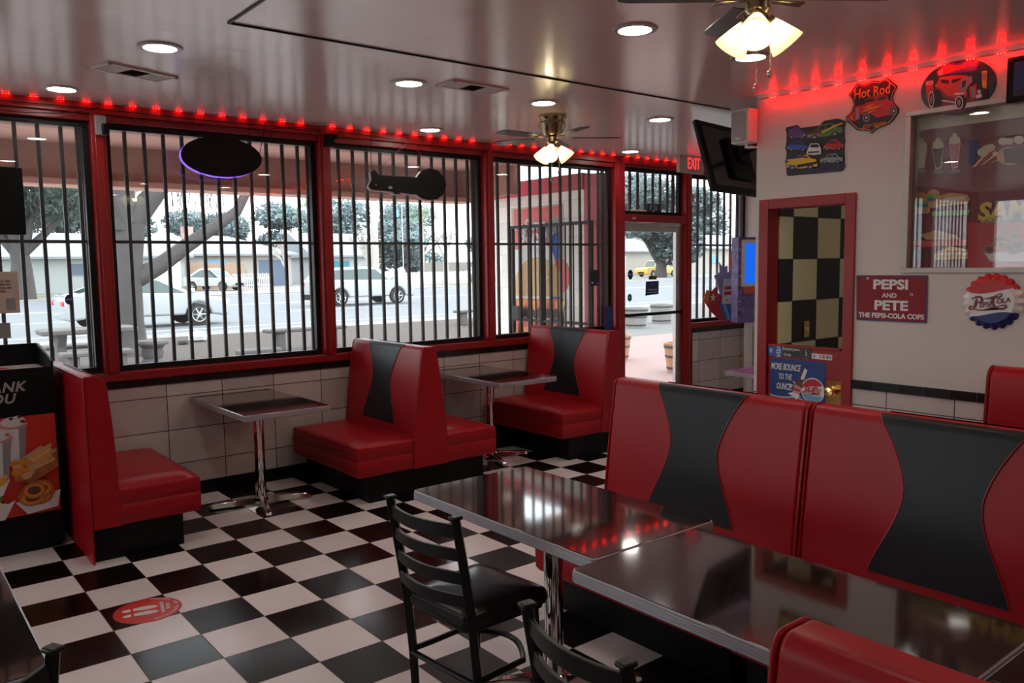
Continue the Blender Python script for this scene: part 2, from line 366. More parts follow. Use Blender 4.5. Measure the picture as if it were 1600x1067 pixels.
# header, sill, pillars
m = MB(); m.box((P[0][0], .87, 2.745), (7.91, 1.0, H)); m.box((P[0][0], .90, 2.70), (5.53, 1.0, 2.745)); m.box((6.79, .90, 2.70), (7.91, 1.0, 2.745)); m.box((5.675, .90, 2.72), (6.685, 1.0, 2.745))
struct('trim_7', m, 'red', .004)
m = MB(); m.box((P[0][0], .875, .912), (5.53, 1.03, .975)); struct('trim_8', m, 'red', .006)
struct('trim_9', bx((6.79, .875, .912), (7.91, 1.03, .975)), 'red', .006)
for i, (a, b) in enumerate(P[:-1]):
    z0 = .975 if i < 7 else 0
    m = MB().box((a, .875, z0), (b, 1.0, 2.745)).box((a+.02, .86, z0), (b-.02, .876, 2.745)); struct('trim_%d' % (10+i), m, 'red', .004)
struct('trim_27', bx((5.675, .88, 2.135), (6.685, 1.0, 2.215)), 'red', .004)
# windows: dark inner frame plus pane
def window(n, x0, x1, z0, z1):
    w = bpy.data.objects.new('window_%d' % n, None); col.objects.link(w); w.location = (x0, .97, z0); tag(w, kind='structure')
    W, Hh = x1-x0, z1-z0; t = .04
    m = MB().box((0, -.02, 0), (W, .03, t)).box((0, -.02, Hh-t), (W, .03, Hh)).box((0, -.02, t), (t, .03, Hh-t)).box((W-t, -.02, t), (W, .03, Hh-t))
    m.build('window_frame', 'bronze', w, .003)
    MB().box((t-.005, 0, t-.005), (W-t+.005, .006, Hh-t+.005)).build('window_pane', 'glass', w, smooth=0)
bays = [(P[i][1], P[i+1][0]) for i in range(2, 7)]
for i in (0, 1): window(9+i, P[i][1], P[i+1][0], .975, 2.70)
for i, (a, b) in enumerate(bays): window(i+1, a, b, .975, 2.70)
window(6, 5.675, 6.685, 2.215, 2.72); window(7, 6.79, 7.91, .975, 2.70)
# barred grilles outside
def grille(x0, x1, z0, z1, bars, mid, label, off=0):
    g = thing('window_grille', label, 'window bars', (x0, 1.06, z0), 0, 'iron bars over the front windows')
    W, Hh = x1-x0, z1-z0
    m = MB().box((0, -.012, 0), (W, .012, .025)).box((0, -.012, Hh-.025), (W, .012, Hh)).box((0, -.012, .025), (.035, .012, Hh-.025)).box((W-.035, -.012, .025), (W, .012, Hh-.025))
    m.build('grille_frame', 'iron', g, .002)
    if mid: MB().box((.035, -.008, mid-z0-.011), (W-.035, .008, mid-z0+.011)).build('crossbar', 'iron', g)
    r = .0115
    proto = None
    for x in bars:
        if proto is None:
            proto = MB().box((-r, -.011, .02), (r, .011, Hh-.02)).build('bar', 'iron', g, loc=(x-x0, 0, 0)); continue
        c = proto.copy(); col.objects.link(c); c.location = (x-x0, 0, 0)
    return g
gl = ['black window bars behind the trash bin at the far left', 'black window bars over the oval sign window, left of the first full pillar', 'black window bars between the oval sign and the second red pillar', 'black window bars behind the round-ended hanging sign', 'black window bars in front of the burger poster wall', ]
for i in (0, 1):
    m = MB(); x0_, x1_ = P[i][1], P[i+1][0]
    for k in range(12): m.box((x0_+.06+k*.133-.0115, 1.05, .985), (x0_+.06+k*.133+.0115, 1.07, 2.7))
    m.box((x0_, 1.05, .975), (x1_, 1.07, 1.0)).box((x0_, 1.05, 1.88), (x1_, 1.07, 1.90)); tag(m.build('window_bars_outer_%d' % (i+1), 'iron'), kind='structure')
gl = ['black window bars on the bay off to the far left', 'black window bars at the left edge, behind the bin and the leftmost booth', 'black window bars behind the oval hanging sign', 'black window bars behind the long sign with a round end', 'black window bars in front of the white block wall with the burger poster']
bars_by = [[-2.78+.1+.133*k for k in range(12)], [.056-.1345*k for k in range(8, 0, -1)]+[.056, .191, .33, .43], [.605, .735, .866, .999, 1.131, 1.263, 1.391, 1.518, 1.648, 1.78, 1.91, 2.04], [2.27+.133*k for k in (1, 2, 3, 4, 5, 6, 7, 8, 9, 10, 11)], [3.95+.1365*k for k in range(1, 12)]]
for i, (a, b) in enumerate(bays): grille(a, b, .985, 2.72, bars_by[i], 1.89, gl[i])
grille(5.675, 6.685, 2.215, 2.74, [5.818+.1255*k for k in range(7)], None, 'short black bars over the transom above the glass entrance door')
grille(6.79, 7.91, .985, 2.72, [6.86+.1285*k for k in range(8)], 1.89, 'black window bars right of the entrance door beside the arcade kiosk')
# entrance door
d = bpy.data.objects.new('door_1', None); col.objects.link(d); d.location = (5.675, .93, 0); tag(d, kind='structure')
m = MB().box((.005, 0, 0), (.055, .045, 2.13)).box((.90, 0, 0), (1.005, .045, 2.13)).box((.055, 0, 2.03), (.90, .045, 2.13)).box((.055, 0, 0), (.90, .045, .26))
m.build('door_frame', 'alu', d, .003)
MB().box((.05, .02, .25), (.905, .026, 2.04)).build('door_pane', 'glass', d, smooth=0)
MB().box((.03, -.05, 1.10), (.95, -.02, 1.135)).box((.03, -.05, 1.10), (.05, 0, 1.135)).box((.93, -.05, 1.10), (.95, 0, 1.135)).build('push_bar', 'bronze', d, .004)
MB().box((.55, -.05, 2.09), (.92, 0, 2.13)).tube([(.6, -.03, 2.08), (.35, -.10, 2.11), (.1, -.02, 2.13)], .008).build('door_closer', 'alu', d, .004)
struct('trim_18', bx((5.6, .86, 0), (6.73, 1.1, .015)), 'alu', .003)
# kitchen doorway frame
m = MB(); fx = XR-.018
m.box((fx, -1.885, 0), (XR-.001, DW0-.014, DH+.055)).box((XR-.001, DW0-.001, 0), (XR+.135, DW0-.008, DH-.012)); m.box((fx, DW1+.014, 0), (XR-.001, -2.59, DH+.055)).box((XR-.001, DW1+.001, 0), (XR+.135, DW1+.014, DH-.012)); m.box((fx, DW0-.014, DH-.012), (XR-.001, DW1+.014, DH+.055)).box((XR-.001, DW0-.02, DH-.001), (XR+.135, DW1+.014, DH-.012))
struct('trim_19', m, 'red', .003)

# ================================================================== DISPLAY WINDOW in right wall
w = bpy.data.objects.new('window_8', None); col.objects.link(w); w.location = (XR, WY0, WZ0); tag(w, kind='structure')
Lw = WY0-WY1; Hw = WZ1-WZ0
m = MB().box((-.01, 0, -.0), (.12, -Lw, .03)).box((-.01, 0, Hw-.03), (.12, -Lw, Hw)).box((-.01, 0, .03), (.12, -.035, Hw-.03))
m.build('window_frame', mat('display_frame', (.46, .43, .38), .4, .3), w, .003)
MB().box((.03, -.03, .025), (.036, -Lw, Hw-.02)).build('window_pane', 'glassr', w, smooth=0)

# ================================================================== BOOTHS
def face_prof(n=6, tb=.15, tt=.062, ztop=1.092):
    """front face of a backrest half, from the seat up over the rounded top to the centre"""
    p = [(tb, .20), (tb-.006, .40)]
    for i in range(1, 7): t = i/7; p.append((tb-.006-(tb-.006-tt)*t + .006*sin(pi*t), .40+(ztop-(.05 if tt < .1 else .085)-.40)*t))
    for i in range(n+1):
        a = pi/2*i/n; rr_ = .035 if tt < .1 else .075; p.append((tt-rr_+rr_*cos(a), ztop-.045-(.03 if tt > .1 else 0)+(.045+(.03 if tt > .1 else 0))*sin(a)))
    return p
def booth(name, label, cat, loc, L, sides=(1,), half=False, seats=None, rz=0, group=None, backpanel=False):
    o = thing(name, label, cat, loc, rz, group); seats = sides if seats is None else seats
    tt = .112 if half else .062; fp = face_prof(tt=tt)
    if half: outline = [(0.0, .20)] + fp + [(0, fp[-1][1])]
    else: outline = [(x, z) for x, z in fp] + [(-x, z) for x, z in fp[::-1]]
    MB().prism(outline, .0, L, plane='xz').build('backrest', 'vinyl', o, .012, 3)
    # end panels with a seam of piping
    for y0, y1 in ((-.016, -.001), (L+.001, L+.012)):
        MB().prism([(x*1.015, z) for x, z in outline], y0, y1, plane='xz').build('end_panel', 'vinyl', o, .005)
    seam = [(x, -.012, z) for x, z in fp]
    for s in sides: MB().tube([(s*x, y, z+.001) for x, y, z in seam], .0045, 6).build('piping', 'pipe', o)
    if half:
        MB().box((-.012, -.018, .0), (-.001, L, 1.088)).build('back_panel', 'vinyl' if not backpanel else backpanel, o, .003)
    mid = L/2+.005
    for s in sides:
        # black hourglass inlay, wrapping over the top
        rows = [(x, z) for x, z in fp if z > .40]
        dense = []
        for (xa, za), (xb, zb) in zip(rows[:-1], rows[1:]):
            k = 3 if zb-za > .05 else 1
            dense += [(xa+(xb-xa)*j/k, za+(zb-za)*j/k) for j in range(k)]
        dense.append(rows[-1])
        vs, fs = [], []
        def hw(z):
            t = (z-.42)/(1.09-.42)
            q = min(1, abs(t-.60)/(.60 if t < .6 else .40)); q = q*q*(3-2*q) if t < .6 else q**1.6
            return .138 + (.125 if t < .6 else .122)*q
        n = 6; eL, eR = [], []
        for x, z in dense:
            h = hw(z)
            for k in range(n+1): vs.append((s*(x+.0035), mid-h+2*h*k/n, z+(.0035 if z > 1.07 else .001)))
            eL.append((s*(x+.003), mid-h, z+.001)); eR.append((s*(x+.003), mid+h, z+.001))
        for i in range(len(dense)-1):
            for k in range(n):
                a = i*(n+1)+k; q = (a, a+1, a+n+2, a+n+1); fs.append(q if s > 0 else q[::-1])
        MB().add(vs, fs).build('backrest_inlay', 'bvinyl', o)
        MB().tube(eL, .0028, 5).tube(eR, .0028, 5).build('inlay_piping', 'pipe', o)
    for s in seats:
        # crowned seat cushion
        nx, ny = 10, 14; vs = []; fs = []
        x0, x1, y0, y1 = .10, .605, 0.0, L
        for i in range(nx+1):
            for j in range(ny+1):
                u, v = i/nx, j/ny
                ex = min(1, (1-u)*7); ey = min(1, min(v, 1-v)*12)
                cr = .012*sin(pi*min(1, u*.9+.1))*sin(pi*v)
                vs.append((s*(x0+(x1-x0)*u), y0+(y1-y0)*v, .435+cr+.018*(sin(pi/2*ex)*sin(pi/2*ey)-1)))
        for i in range(nx):
            for j in range(ny):
                a = i*(ny+1)+j; q = (a, a+ny+1, a+ny+2, a+1); fs.append(q if s > 0 else q[::-1])
        m = MB().add(vs, fs)
        base = len(m.v)
        ring = [i*(ny+1) for i in range(nx+1)] + [nx*(ny+1)+j for j in range(1, ny+1)] + [i*(ny+1)+ny for i in range(nx-1, -1, -1)] + [j for j in range(ny-1, 0, -1)]
        low = []
        for dz, ins in ((-.03, -.006), (-.105, -.008), (-.11, -.003), (-.115, -.008), (-.215, -.006), (-.235, .006)):
            idx = []
            for q in ring:
                x, y, z = m.v[q]; cx, cy = s*(x0+x1)/2, L/2
                nxv = x - (s*ins if abs(abs(x)-x1) < 1e-4 else 0); nyv = y + (ins if y < .001 else (-ins if y > L-.001 else 0))
                idx.append(len(m.v)); m.v.append((nxv, nyv, .435+dz))
            low.append(idx)
        prev = ring
        for idx in low:
            for k in range(len(ring)):
                k2 = (k+1) % len(ring); f = (prev[k], idx[k], idx[k2], prev[k2]); m.f.append(f if s > 0 else f[::-1]); m.m.append(0)
            prev = idx
        f = tuple(prev[::-1]); m.f.append(f if s > 0 else f[::-1]); m.m.append(0)
        m.build('seat', 'vinyl', o, smooth=50)
    # black kick base
    bx0 = (-.51 if -1 in seats else (-.14 if not half else 0)); bx1 = (.51 if 1 in seats else .14)
    MB().box((bx0, .03, 0), (bx1, L-.01, .205)).build('base', 'kick', o, .003)
    return o
booth('booth_bench', 'single red vinyl booth seat beside the black trash bin at the left', 'booth', (.135, -.20, 0), 1.06, (1,), half=True, backpanel='vinyl')
booth('booth_bench', 'double-sided red booth with black hourglass back, between the two small window tables', 'booth', (2.442, -.20, 0), 1.06, (1, -1))
booth('booth_bench', 'red booth with black hourglass back at the far end beside the entrance door', 'booth', (4.38, -.20, 0), 1.06, (1, -1), seats=(-1,))
booth('booth_bench', 'large red and black booth behind the long table, left of the two end to end', 'booth', (2.28, -3.425, 0), 1.095, (1, -1))
booth('booth_bench', 'large red and black booth cut off by the right edge, behind the long table', 'booth', (2.28, -4.555, 0), 1.095, (1, -1))
booth('booth_bench', 'dark red booth back standing against the right wall below the bottle-cap sign', 'booth', (4.105, -3.45, 0), 1.1, (1,), half=True, rz=pi)
booth('booth_bench', 'plain red booth back close to the camera at the bottom right corner', 'booth', (.338, -5.675, 0), 1.1, (1, -1), seats=(1,))

# ================================================================== TABLES
def dtable(name, label, loc, W=.61, L=1.09, rz=0, cross=-.24, two=False):
    o = thing(name, label, 'table', loc, rz)
    MB().prism(rrect(-W/2+.004, -L/2+.004, W/2-.004, L/2-.004, .02), .712, .7505).build('tabletop', 'top', o, .002)
    m = MB()
    pts = rrect(-W/2, -L/2, W/2, L/2, .022)
    m.prism(pts, .708, .7485); m.build('table_edge', 'edge', o, .003)
    ribs = MB()
    for z in (.716, .723, .730, .737): ribs.tube([(x*1.003, y*1.002, z) for x, y in pts]+[(pts[0][0]*1.003, pts[0][1]*1.002, z)], .0018, 4)
    ribs.build('edge_ribs', 'edge', o)
    MB().cyl((0, 0, .03), (0, 0, .70), .038, 24).lathe([(.038, .06), (.05, .05), (.055, .03), (.0, .03)]).build('pedestal', 'chrome', o)
    MB().box((-.2, -.025, .695), (.2, .025, .708)).box((-.025, -.3, .695), (.025, .3, .708)).build('top_bracket', 'bmatte', o)
    for k in range(4):
        a = cross + k*pi/2; l = .36
        d = Vector((cos(a), sin(a), 0)); nn = Vector((-sin(a), cos(a), 0))
        vs = []
        for t, h, wd in ((0, .062, .030), (.5, .050, .027), (.88, .040, .024), (.97, .030, .022), (1.0, .012, .020)):
            p = d*(l*t)
            vs += [p-nn*wd+Vector((0, 0, .006)), p-nn*wd*.75+Vector((0, 0, h)), p+nn*wd*.75+Vector((0, 0, h)), p+nn*wd+Vector((0, 0, .006))]
        fs = []
        for i in range(4):
            for j in range(4): a0 = i*4+j; b0 = i*4+(j+1) % 4; fs.append((a0, b0, b0+4, a0+4))
        fs += [(3, 2, 1, 0), (16, 17, 18, 19)]
        ft = MB().add(vs, fs).build('foot', 'chrome', o, .004)
        MB().cyl(d*(l*.93)+Vector((0, 0, 0)), d*(l*.93)+Vector((0, 0, .01)), .014, 12).build('glide', 'bmatte', ft)
    return o
dtable('dining_table', 'small black-topped window table between the leftmost booth and the double booth', (1.345, .352, 0))
dtable('dining_table', 'small black-topped window table in front of the booth by the entrance door', (3.42, .352, 0), cross=-.3)
dtable('dining_table', 'far section of the long black table, reflecting the window bars', (1.245, -2.935, 0), W=.615, cross=pi/4+.2)
dtable('dining_table', 'middle section of the long black table in front of the right-hand booth', (1.135, -4.033, 0), W=.615, cross=pi/4)
dtable('dining_table', 'nearest section of the long black table, cut off at the bottom right corner', (1.135, -5.130, 0), W=.615, cross=pi/4)
dtable('dining_table', 'dark table cut off by the bottom left corner', (-.845, -2.62, 0), W=.615)

# ================================================================== CHAIRS
def chair(label, loc, rz):
    """faces +x"""
    o = thing('ladder_back_chair', label, 'chair', loc, rz, 'black ladder back chairs')
    w = .185
    for s in (-1, 1):
        pts = [(-.135, s*(w+.005), 0), (-.15, s*w, .25), (-.17, s*w, .46), (-.195, s*w, .62), (-.235, s*w, .845)]
        m = MB()
        m.tube(pts, [.019, .021, .022, .022, .0205], 4); m.build('back_post', 'chair', o, .003)
        MB().box((-.256, s*w-.017, .843), (-.214, s*w+.017, .856)).build('post_cap', 'chair', o, .005)
        MB().tube([(.155, s*.165, .43), (.17, s*.18, 0)], [.021, .018], 4).build('leg', 'chair', o, .003)
    for k, z in enumerate((.80, .715, .63, .545)):
        hh = .022 if k else .024; xb = -.228+(.80-z)*.13
        vs, fs = [], []; n = 10
        for i in range(n+1):
            t = i/n; y = -w+2*w*t; x = xb - .040*sin(pi*t)
            vs += [(x-.006, y, z-hh), (x+.006, y, z-hh), (x+.004, y, z+hh), (x-.008, y, z+hh)]
        for i in range(n):
            for j in range(4): a = i*4+j; b = i*4+(j+1) % 4; fs.append((a, a+4, b+4, b))
        fs += [(0, 1, 2, 3), tuple(n*4+j for j in (3, 2, 1, 0))]
        MB().add(vs, fs).build('slat', 'chair', o, .002)
    # trapezoid cushion with rounded corners
    pts = []
    raw = [(-.185, -.175), (.215, -.205), (.215, .205), (-.185, .175)]
    for i in range(4):
        p = Vector(raw[i]); a = Vector(raw[i-1]); b = Vector(raw[(i+1) % 4]); r = .055 if i in (1, 2) else .04
        pa = p+(a-p).normalized()*r; pb = p+(b-p).normalized()*r
        for t in range(6): t = t/5; q = pa*(1-t)**2+p*2*t*(1-t)+pb*t*t; pts.append((q.x, q.y))
    vs = []; n = len(pts); fs = []
    lay = [(.985, .432), (1.0, .445), (1.0, .462), (.97, .478), (.88, .490), (.6, .497), (.25, .499)]
    for k, z in lay: vs += [(x*k, y*k, z) for x, y in pts]
    for i in range(len(lay)-1):
        for j in range(n): j2 = (j+1) % n; fs.append((i*n+j, i*n+j2, (i+1)*n+j2, (i+1)*n+j))
    fs += [tuple(range(n-1, -1, -1)), tuple((len(lay)-1)*n+j for j in range(n))]
    MB().add(vs, fs).build('seat', 'seatpad', o)
    MB().prism([(x*.93, y*.93) for x, y in pts], .412, .432).build('seat_frame', 'chair', o, .003)
    # curved foot ring
    ring = [(-.205, -w, .22)]+[(.02+.20*sin(pi*t/12)-.02, -.175+.35*t/12, .22) for t in range(13)]
    ring = [(-.21+.0*t, 0, 0) for t in ()] + [(-.15, -w, .24), (-.05, -.18, .24)] + [(.08+.10*sin(pi*t/10), -.18+.36*t/10, .24) for t in range(11)] + [(-.05, .18, .24), (-.15, w, .24)]
    MB().tube(ring, .0115, 8).build('stretcher', 'chair', o)
    MB().tube([(-.155, -w, .23), (-.155, w, .23)], .0115, 8).build('stretcher', 'chair', o)
    return o
chair('black ladder back metal chair in full view at the far section of the long table', (.89, -2.886, 0), R(5.4))
chair('black ladder back chair at the bottom centre of which only the top slats show', (.623, -3.995, 0), R(-5.5))
chair('black chair back whose post tip shows in the bottom left corner', (-.826, -3.163, 0), R(118))

# ================================================================== TRASH BIN
TB = (.0725, .30, 0)
o = thing('trash_bin', 'black trash cabinet with a food poster and thank-you lettering at the left edge', 'trash bin', (.07, .30, 0))
MB().box((-.66, .0, .02), (0, .52, 1.085)).build('cabinet', 'bmatte', o, .004)
MB().box((-.65, .015, 0), (-.01, .50, .02)).build('plinth', 'kick', o)
m = MB(); m.box((-.66, .005, 1.085), (0, .015, 1.115)); m.box((-.66, .50, 1.085), (0, .52, 1.225))
m.prism([(.0, 1.085), (.52, 1.085), (.52, 1.225), (.46, 1.225), (.0, 1.15)], -.014, 0, plane='yz'); m.prism([(.0, 1.085), (.52, 1.085), (.52, 1.225), (.46, 1.225), (.0, 1.15)], -.66, -.646, plane='yz')
m.build('tray_holder', 'bmatte', o, .002)
MB().box((-.645, .02, 1.086), (-.015, .49, 1.09)).build('tray_shelf', 'white', o)
pb = board('poster', None, None, (0, 0, 0), (1, 0, 0), (0, -1, 0)); 
pb.parent = o; pb.matrix_world = Matrix(((1, 0, 0, -.33), (0, 0, -1, -.001), (0, 1, 0, .53), (0, 0, 0, 1)))
pb.matrix_basis = pb.matrix_world.copy()
for k in ('label', 'category'):
    if k in pb: del pb[k]
pb.name = 'food_poster'
a = Art(); a.p([(-.32, -.30), (.32, -.30), (.32, .30), (-.32, .30)], 'pred2')
def cup(a, cx, cy, s, top='pw', sauce='tomato'):
    a.p([(cx-.055*s, cy+.09*s), (cx+.055*s, cy+.09*s), (cx+.035*s, cy-.10*s), (cx-.035*s, cy-.10*s)], 'pw')
    a.p([(cx+.02*s, cy+.09*s), (cx+.055*s, cy+.09*s), (cx+.035*s, cy-.10*s), (cx+.015*s, cy-.10*s)], 'grey')
    a.p(ell(cx, cy+.09*s, .06*s, .02*s), 'pink'); a.p(ell(cx, cy+.105*s, .052*s, .025*s), top)
    rr = random.Random(int(cx*1000))
    for _ in range(16):
        x, y = rr.uniform(-.045, .045)*s, rr.uniform(0, .055)*s
        a.p(ell(cx+x, cy+.10*s+y*(1-abs(x)/(.06*s)), .010*s, .007*s, 8), rr.choice([top, sauce, 'pw']))
def fry(a, x, y, l, ang, w=.014, m='fries'):
    d = Vector((cos(ang), sin(ang)))*l/2; nn = Vector((-sin(ang), cos(ang)))*w/2; c = Vector((x, y))
    a.p([tuple(c-d-nn), tuple(c+d-nn), tuple(c+d+nn), tuple(c-d+nn)], m)
def rings(a, cx, cy, s, n=5, seed=3):
    rr = random.Random(seed)
    for _ in range(n):
        x, y = cx+rr.uniform(-.04, .04)*s, cy+rr.uniform(-.02, .025)*s; r = rr.uniform(.045, .06)*s; k = rr.uniform(.55, .8)
        a.p(ell(x, y, r, r*k), 'ring'); a.p(ell(x, y-.002, r*.82, r*k*.78), 'orange'); a.p(ell(x, y, r*.55, r*k*.5), 'brown')
cup(a, .10, .14, 1.25, 'pw', 'brown'); cup(a, .01, .06, 1.35); cup(a, -.15, .10, 1.4); cup(a, -.25, .06, 1.3, 'pw', 'brown')
rr = random.Random(5)
a.p([(.10, -.07), (.11, .0), (.32, .09), (.32, -.03), (.16, -.11)], 'ring')
for k in range(22): fry(a, .21+rr.uniform(-.03, .045), .0+k*.003+rr.uniform(-.03, .03), .12, .45+rr.uniform(-.12, .12), .02, rr.choice(['fries', 'bun', 'cheese']))
for k in range(16): a.p(ell(.12+rr.uniform(-.03, .07), -.03+rr.uniform(-.04, .06), .028, .022, 10), rr.choice(['orange', 'bun', 'ring']))
a.p([(.08, -.21), (.32, -.17), (.30, -.27), (.14, -.29)], 'pw'); rings(a, .19, -.17, 1.25, 9)
a.p([(-.16, -.14), (.06, -.06), (.02, -.15), (-.1, -.2)], 'pw')
for k in range(8): fry(a, -.05+rr.uniform(-.06, .06), -.09+rr.uniform(-.02, .03), .09, .5+rr.uniform(-.4, .4), .02, 'cheese')
a.p([(-.18, -.30), (.08, -.19), (.02, -.30)], 'pw')
for k in range(14): a.p(ell(-.05+rr.uniform(-.08, .1), -.20+rr.uniform(-.03, .03), .02, .015, 8), rr.choice(['lettuce', 'green', 'cream']))
a.p([(-.32, -.28), (-.12, -.20), (-.2, -.30), (-.32, -.30)], 'pw'); rings(a, -.25, -.12, 1.2, 5, 8)
a.build(pb, 'printed_poster')
tp = thing('x', None, None); bpy.data.objects.remove(tp)
for s, z, uu in (('THANK', 1.008, -.305), ('YOU', .940, -.305)):
    t = text(s, 0, 0, .080, 'silver', o, 0, sx=1.0, shear=.25, bold=.0022, spacing=1.1)
    t.location = (uu, -.003, z); t.rotation_euler = (pi/2, 0, 0)
# flyers lying in the tray
for k, (nm, mt, x, y, r_, lb) in enumerate((('flyer', 'navy', .52, .28, .1, 'dark blue flyer lying in the tray on top of the trash cabinet'), ('flyer', 'pred', .44, .22, .25, 'red flyer lying on the tray of the trash cabinet, over the blue one'), ('flyer', 'pw', .36, .12, -.1, 'white flyer at the front of the trash cabinet tray'))):
    f = MB().box((-.13, -.09, 0), (.13, .09, .0015)).build(nm, mt, None); f.location = (.07-x+.12, .30+y, 1.0905+k*.0025); f.rotation_euler = (0, 0, r_); tag(f, lb, 'flyer')

# ================================================================== CEILING LIGHTS
cl = [((250, 73), 'recessed ceiling light at the top left beside a vent'), ((96, 138), 'leftmost recessed ceiling light close to the window'), ((639, 129), 'recessed ceiling light left of the middle air vent'),
      ((672, 202), 'small recessed light near the windows between the two middle pillars'), ((849, 160), 'recessed ceiling light just above the brass ceiling fan'), ((1031, 186), 'recessed ceiling light between the far fan and the tilted television'),
      ((985, 236), 'farthest recessed ceiling light above the entrance door'), ((992, 45), 'largest recessed ceiling light, at the top centre'), ((1173, 88), 'recessed ceiling light hanging behind the near fan pull chains')]
lproto = thing('recessed_light', cl[0][1], 'ceiling light', (0, 0, 0), 0, 'round recessed ceiling lights')
MB().lathe([(.078, -.002), (.082, -.010), (.105, -.008), (.112, 0), (.078, 0)], n=36).build('trim_ring', mat('lamp_ring', (.45, .40, .38), .4), lproto)
MB().lathe([(.0001, -.006), (.05, -.006), (.079, -.003), (.079, 0)], n=36).build('lens', 'lens', lproto)
first = True
for (px, py), lb in cl:
    p = onz(px, py, H); q = lproto if first else copy_tree(lproto, None, lb); first = False
    q.location = (p.x, p.y, H-.0005)
for x, y in ((.47, -2.6), (-1.0, -.9), (-1.0, -2.6), (.6, -4.2), (-1.0, -4.3), (2.2, -4.3), (3.3, -4.3), (.6, -6.2), (2.3, -6.2), (-1.2, -6.2), (-3, -2.5), (-3, -5), (5.6, -.95), (5.4, -3.0)):  # extra lamps out of view, put in for their light
    q = copy_tree(lproto, None, 'recessed ceiling light added out of view to light the room'); q.location = (x, y, H-.0005)
# vents
def vent(label, corners):
    ps = [onz(px, py, H) for px, py in corners]; c = sum(ps, Vector())/4
    o = thing('ceiling_vent', label, 'air vent', (c.x, c.y, H-.0), 0)
    W = .44; D = .20
    m = MB().box((-W/2, -D/2, -.012), (W/2, -D/2+.022, 0)).box((-W/2, D/2-.022, -.012), (W/2, D/2, 0)).box((-W/2, -D/2, -.012), (-W/2+.022, D/2, 0)).box((W/2-.022, -D/2, -.012), (W/2, D/2, 0))
    m.box((-.07, -D/2, -.010), (-.062, D/2, 0)).box((.065, -D/2, -.010), (.073, D/2, 0))
    m.build('frame', mat('vent_paint', (.74, .62, .60), .5), o, .002)
    MB().box((-W/2+.01, -D/2+.01, -.001), (W/2-.01, D/2-.01, 0)).build('backing', 'bmatte', o)
    for k in range(7):
        y = -D/2+.032+k*.021
        MB().add([(-.062, y, -.010), (.065, y, -.010), (.065, y+.013, -.002), (-.062, y+.013, -.002)], [(0, 1, 2, 3)]).build('slat', mat('vent_grey', (.34, .27, .27), .5) if k == 0 else bpy.data.materials['vent_grey'], o)
    for sx in (-1, 1):
        for k in range(9):
            x = sx*(.08+k*.0125)
            MB().box((x-.0025, -D/2+.02, -.010), (x+.0025, D/2-.02, -.003)).build('slat', bpy.data.materials['vent_paint'], o)
    return o
vent('white ceiling air vent at the left near the window', [(145, 100), (275, 120), (240, 128), (170, 97)]).rotation_euler = (0, 0, R(20))
vent('ceiling air vent in the middle, right of a recessed light', [(680, 135), (740, 123), (800, 133), (735, 149)]).rotation_euler = (0, 0, R(2))

# ================================================================== CEILING FANS
def fan(label, loc, rz, shades_rz, nb=5, dz=0):
    o = thing('ceiling_fan', label, 'ceiling fan', loc, rz)
    MB().lathe([(.0001, 0), (.105, 0), (.108, -.02), (.095, -.035), (.092, -.05), (.10, -.055), (.104, -.065), (.098, -.085), (.082, -.13), (.066, -.155), (.0001, -.156)], n=32).build('motor_housing', 'brass', o)
    MB().lathe([(.03, -.155), (.045, -.165), (.046, -.20), (.035, -.215), (.04, -.225), (.042, -.245), (.022, -.262), (.0001, -.264)], n=24).build('light_fitter', 'brass', o)
    for k in range(nb):
        a = k*2*pi/nb
        arm = MB().add([(.05, -.014, -.165), (.05, .014, -.165), (.17, .028, -.175), (.17, -.028, -.175), (.05, -.014, -.171), (.05, .014, -.171), (.17, .028, -.181), (.17, -.028, -.181)], [(0, 3, 2, 1), (4, 5, 6, 7), (0, 1, 5, 4), (1, 2, 6, 5), (2, 3, 7, 6), (3, 0, 4, 7)])
        bo = arm.build('blade_arm', 'brass', o, .002, rot=(0, 0, a))
        tl = .12
        pts = [(.15, -.045), (.35, -.055), (.48, -.058), (.52, -.045), (.53, 0), (.52, .045), (.48, .058), (.35, .055), (.15, .045)]
        bl = MB().prism(pts, -.1735, -.1675)
        bl.v = [(x, y, z+dz+y*tl) for x, y, z in bl.v]
        bl.build('blade', 'wood', o, .001, rot=(0, 0, a))
    for k in range(3):
        a = shades_rz + k*2*pi/3
        mx = Matrix.Rotation(a, 4, 'Z') @ Matrix.Translation((.045, 0, -.235)) @ Matrix.Rotation(R(-42), 4, 'Y')
        prof = [(.022, .0), (.026, -.012), (.038, -.04), (.050, -.07), (.060, -.095), (.066, -.115), (.0635, -.115), (.0575, -.095), (.0475, -.07), (.0355, -.04), (.023, -.012), (.02, -.001)]
        s = MB().lathe(prof, n=28, mx=mx).build('lamp_shade', 'shade', o)
        MB().lathe([(.0001, .012), (.022, .012), (.024, -.01), (.018, -.014), (.0001, -.014)], n=16, mx=mx).build('lamp_socket', 'brass', o)
        b = MB(); pr = [(max(.026*sin(pi*i/8), 1e-4), -.062+.030*cos(pi*i/8)*1.2) for i in range(9)]
        b.lathe(pr, n=16, mx=mx).build('bulb', 'bulb', o)
    for k, (dx, dy, l) in enumerate(((-.01, -.02, .22), (.05, .0, .165))):
        m = MB()
        for i in range(int(l/.007)): m.sphere((dx, dy, -.26-.007*i), .0030, 6)
        m.build('pull_chain', 'white', o)
        MB().lathe([(.0001, -.004), (.015, -.004), (.016, 0), (.015, .004), (.0001, .004)], (dx, dy, -.265-l), 16, mx=Matrix.Rotation(pi/2, 4, 'X') @ Matrix.Rotation(.6, 4, 'Y')).build('chain_pendant', 'chrome', o)
    return o
fc = onz(863, 180, 2.82)
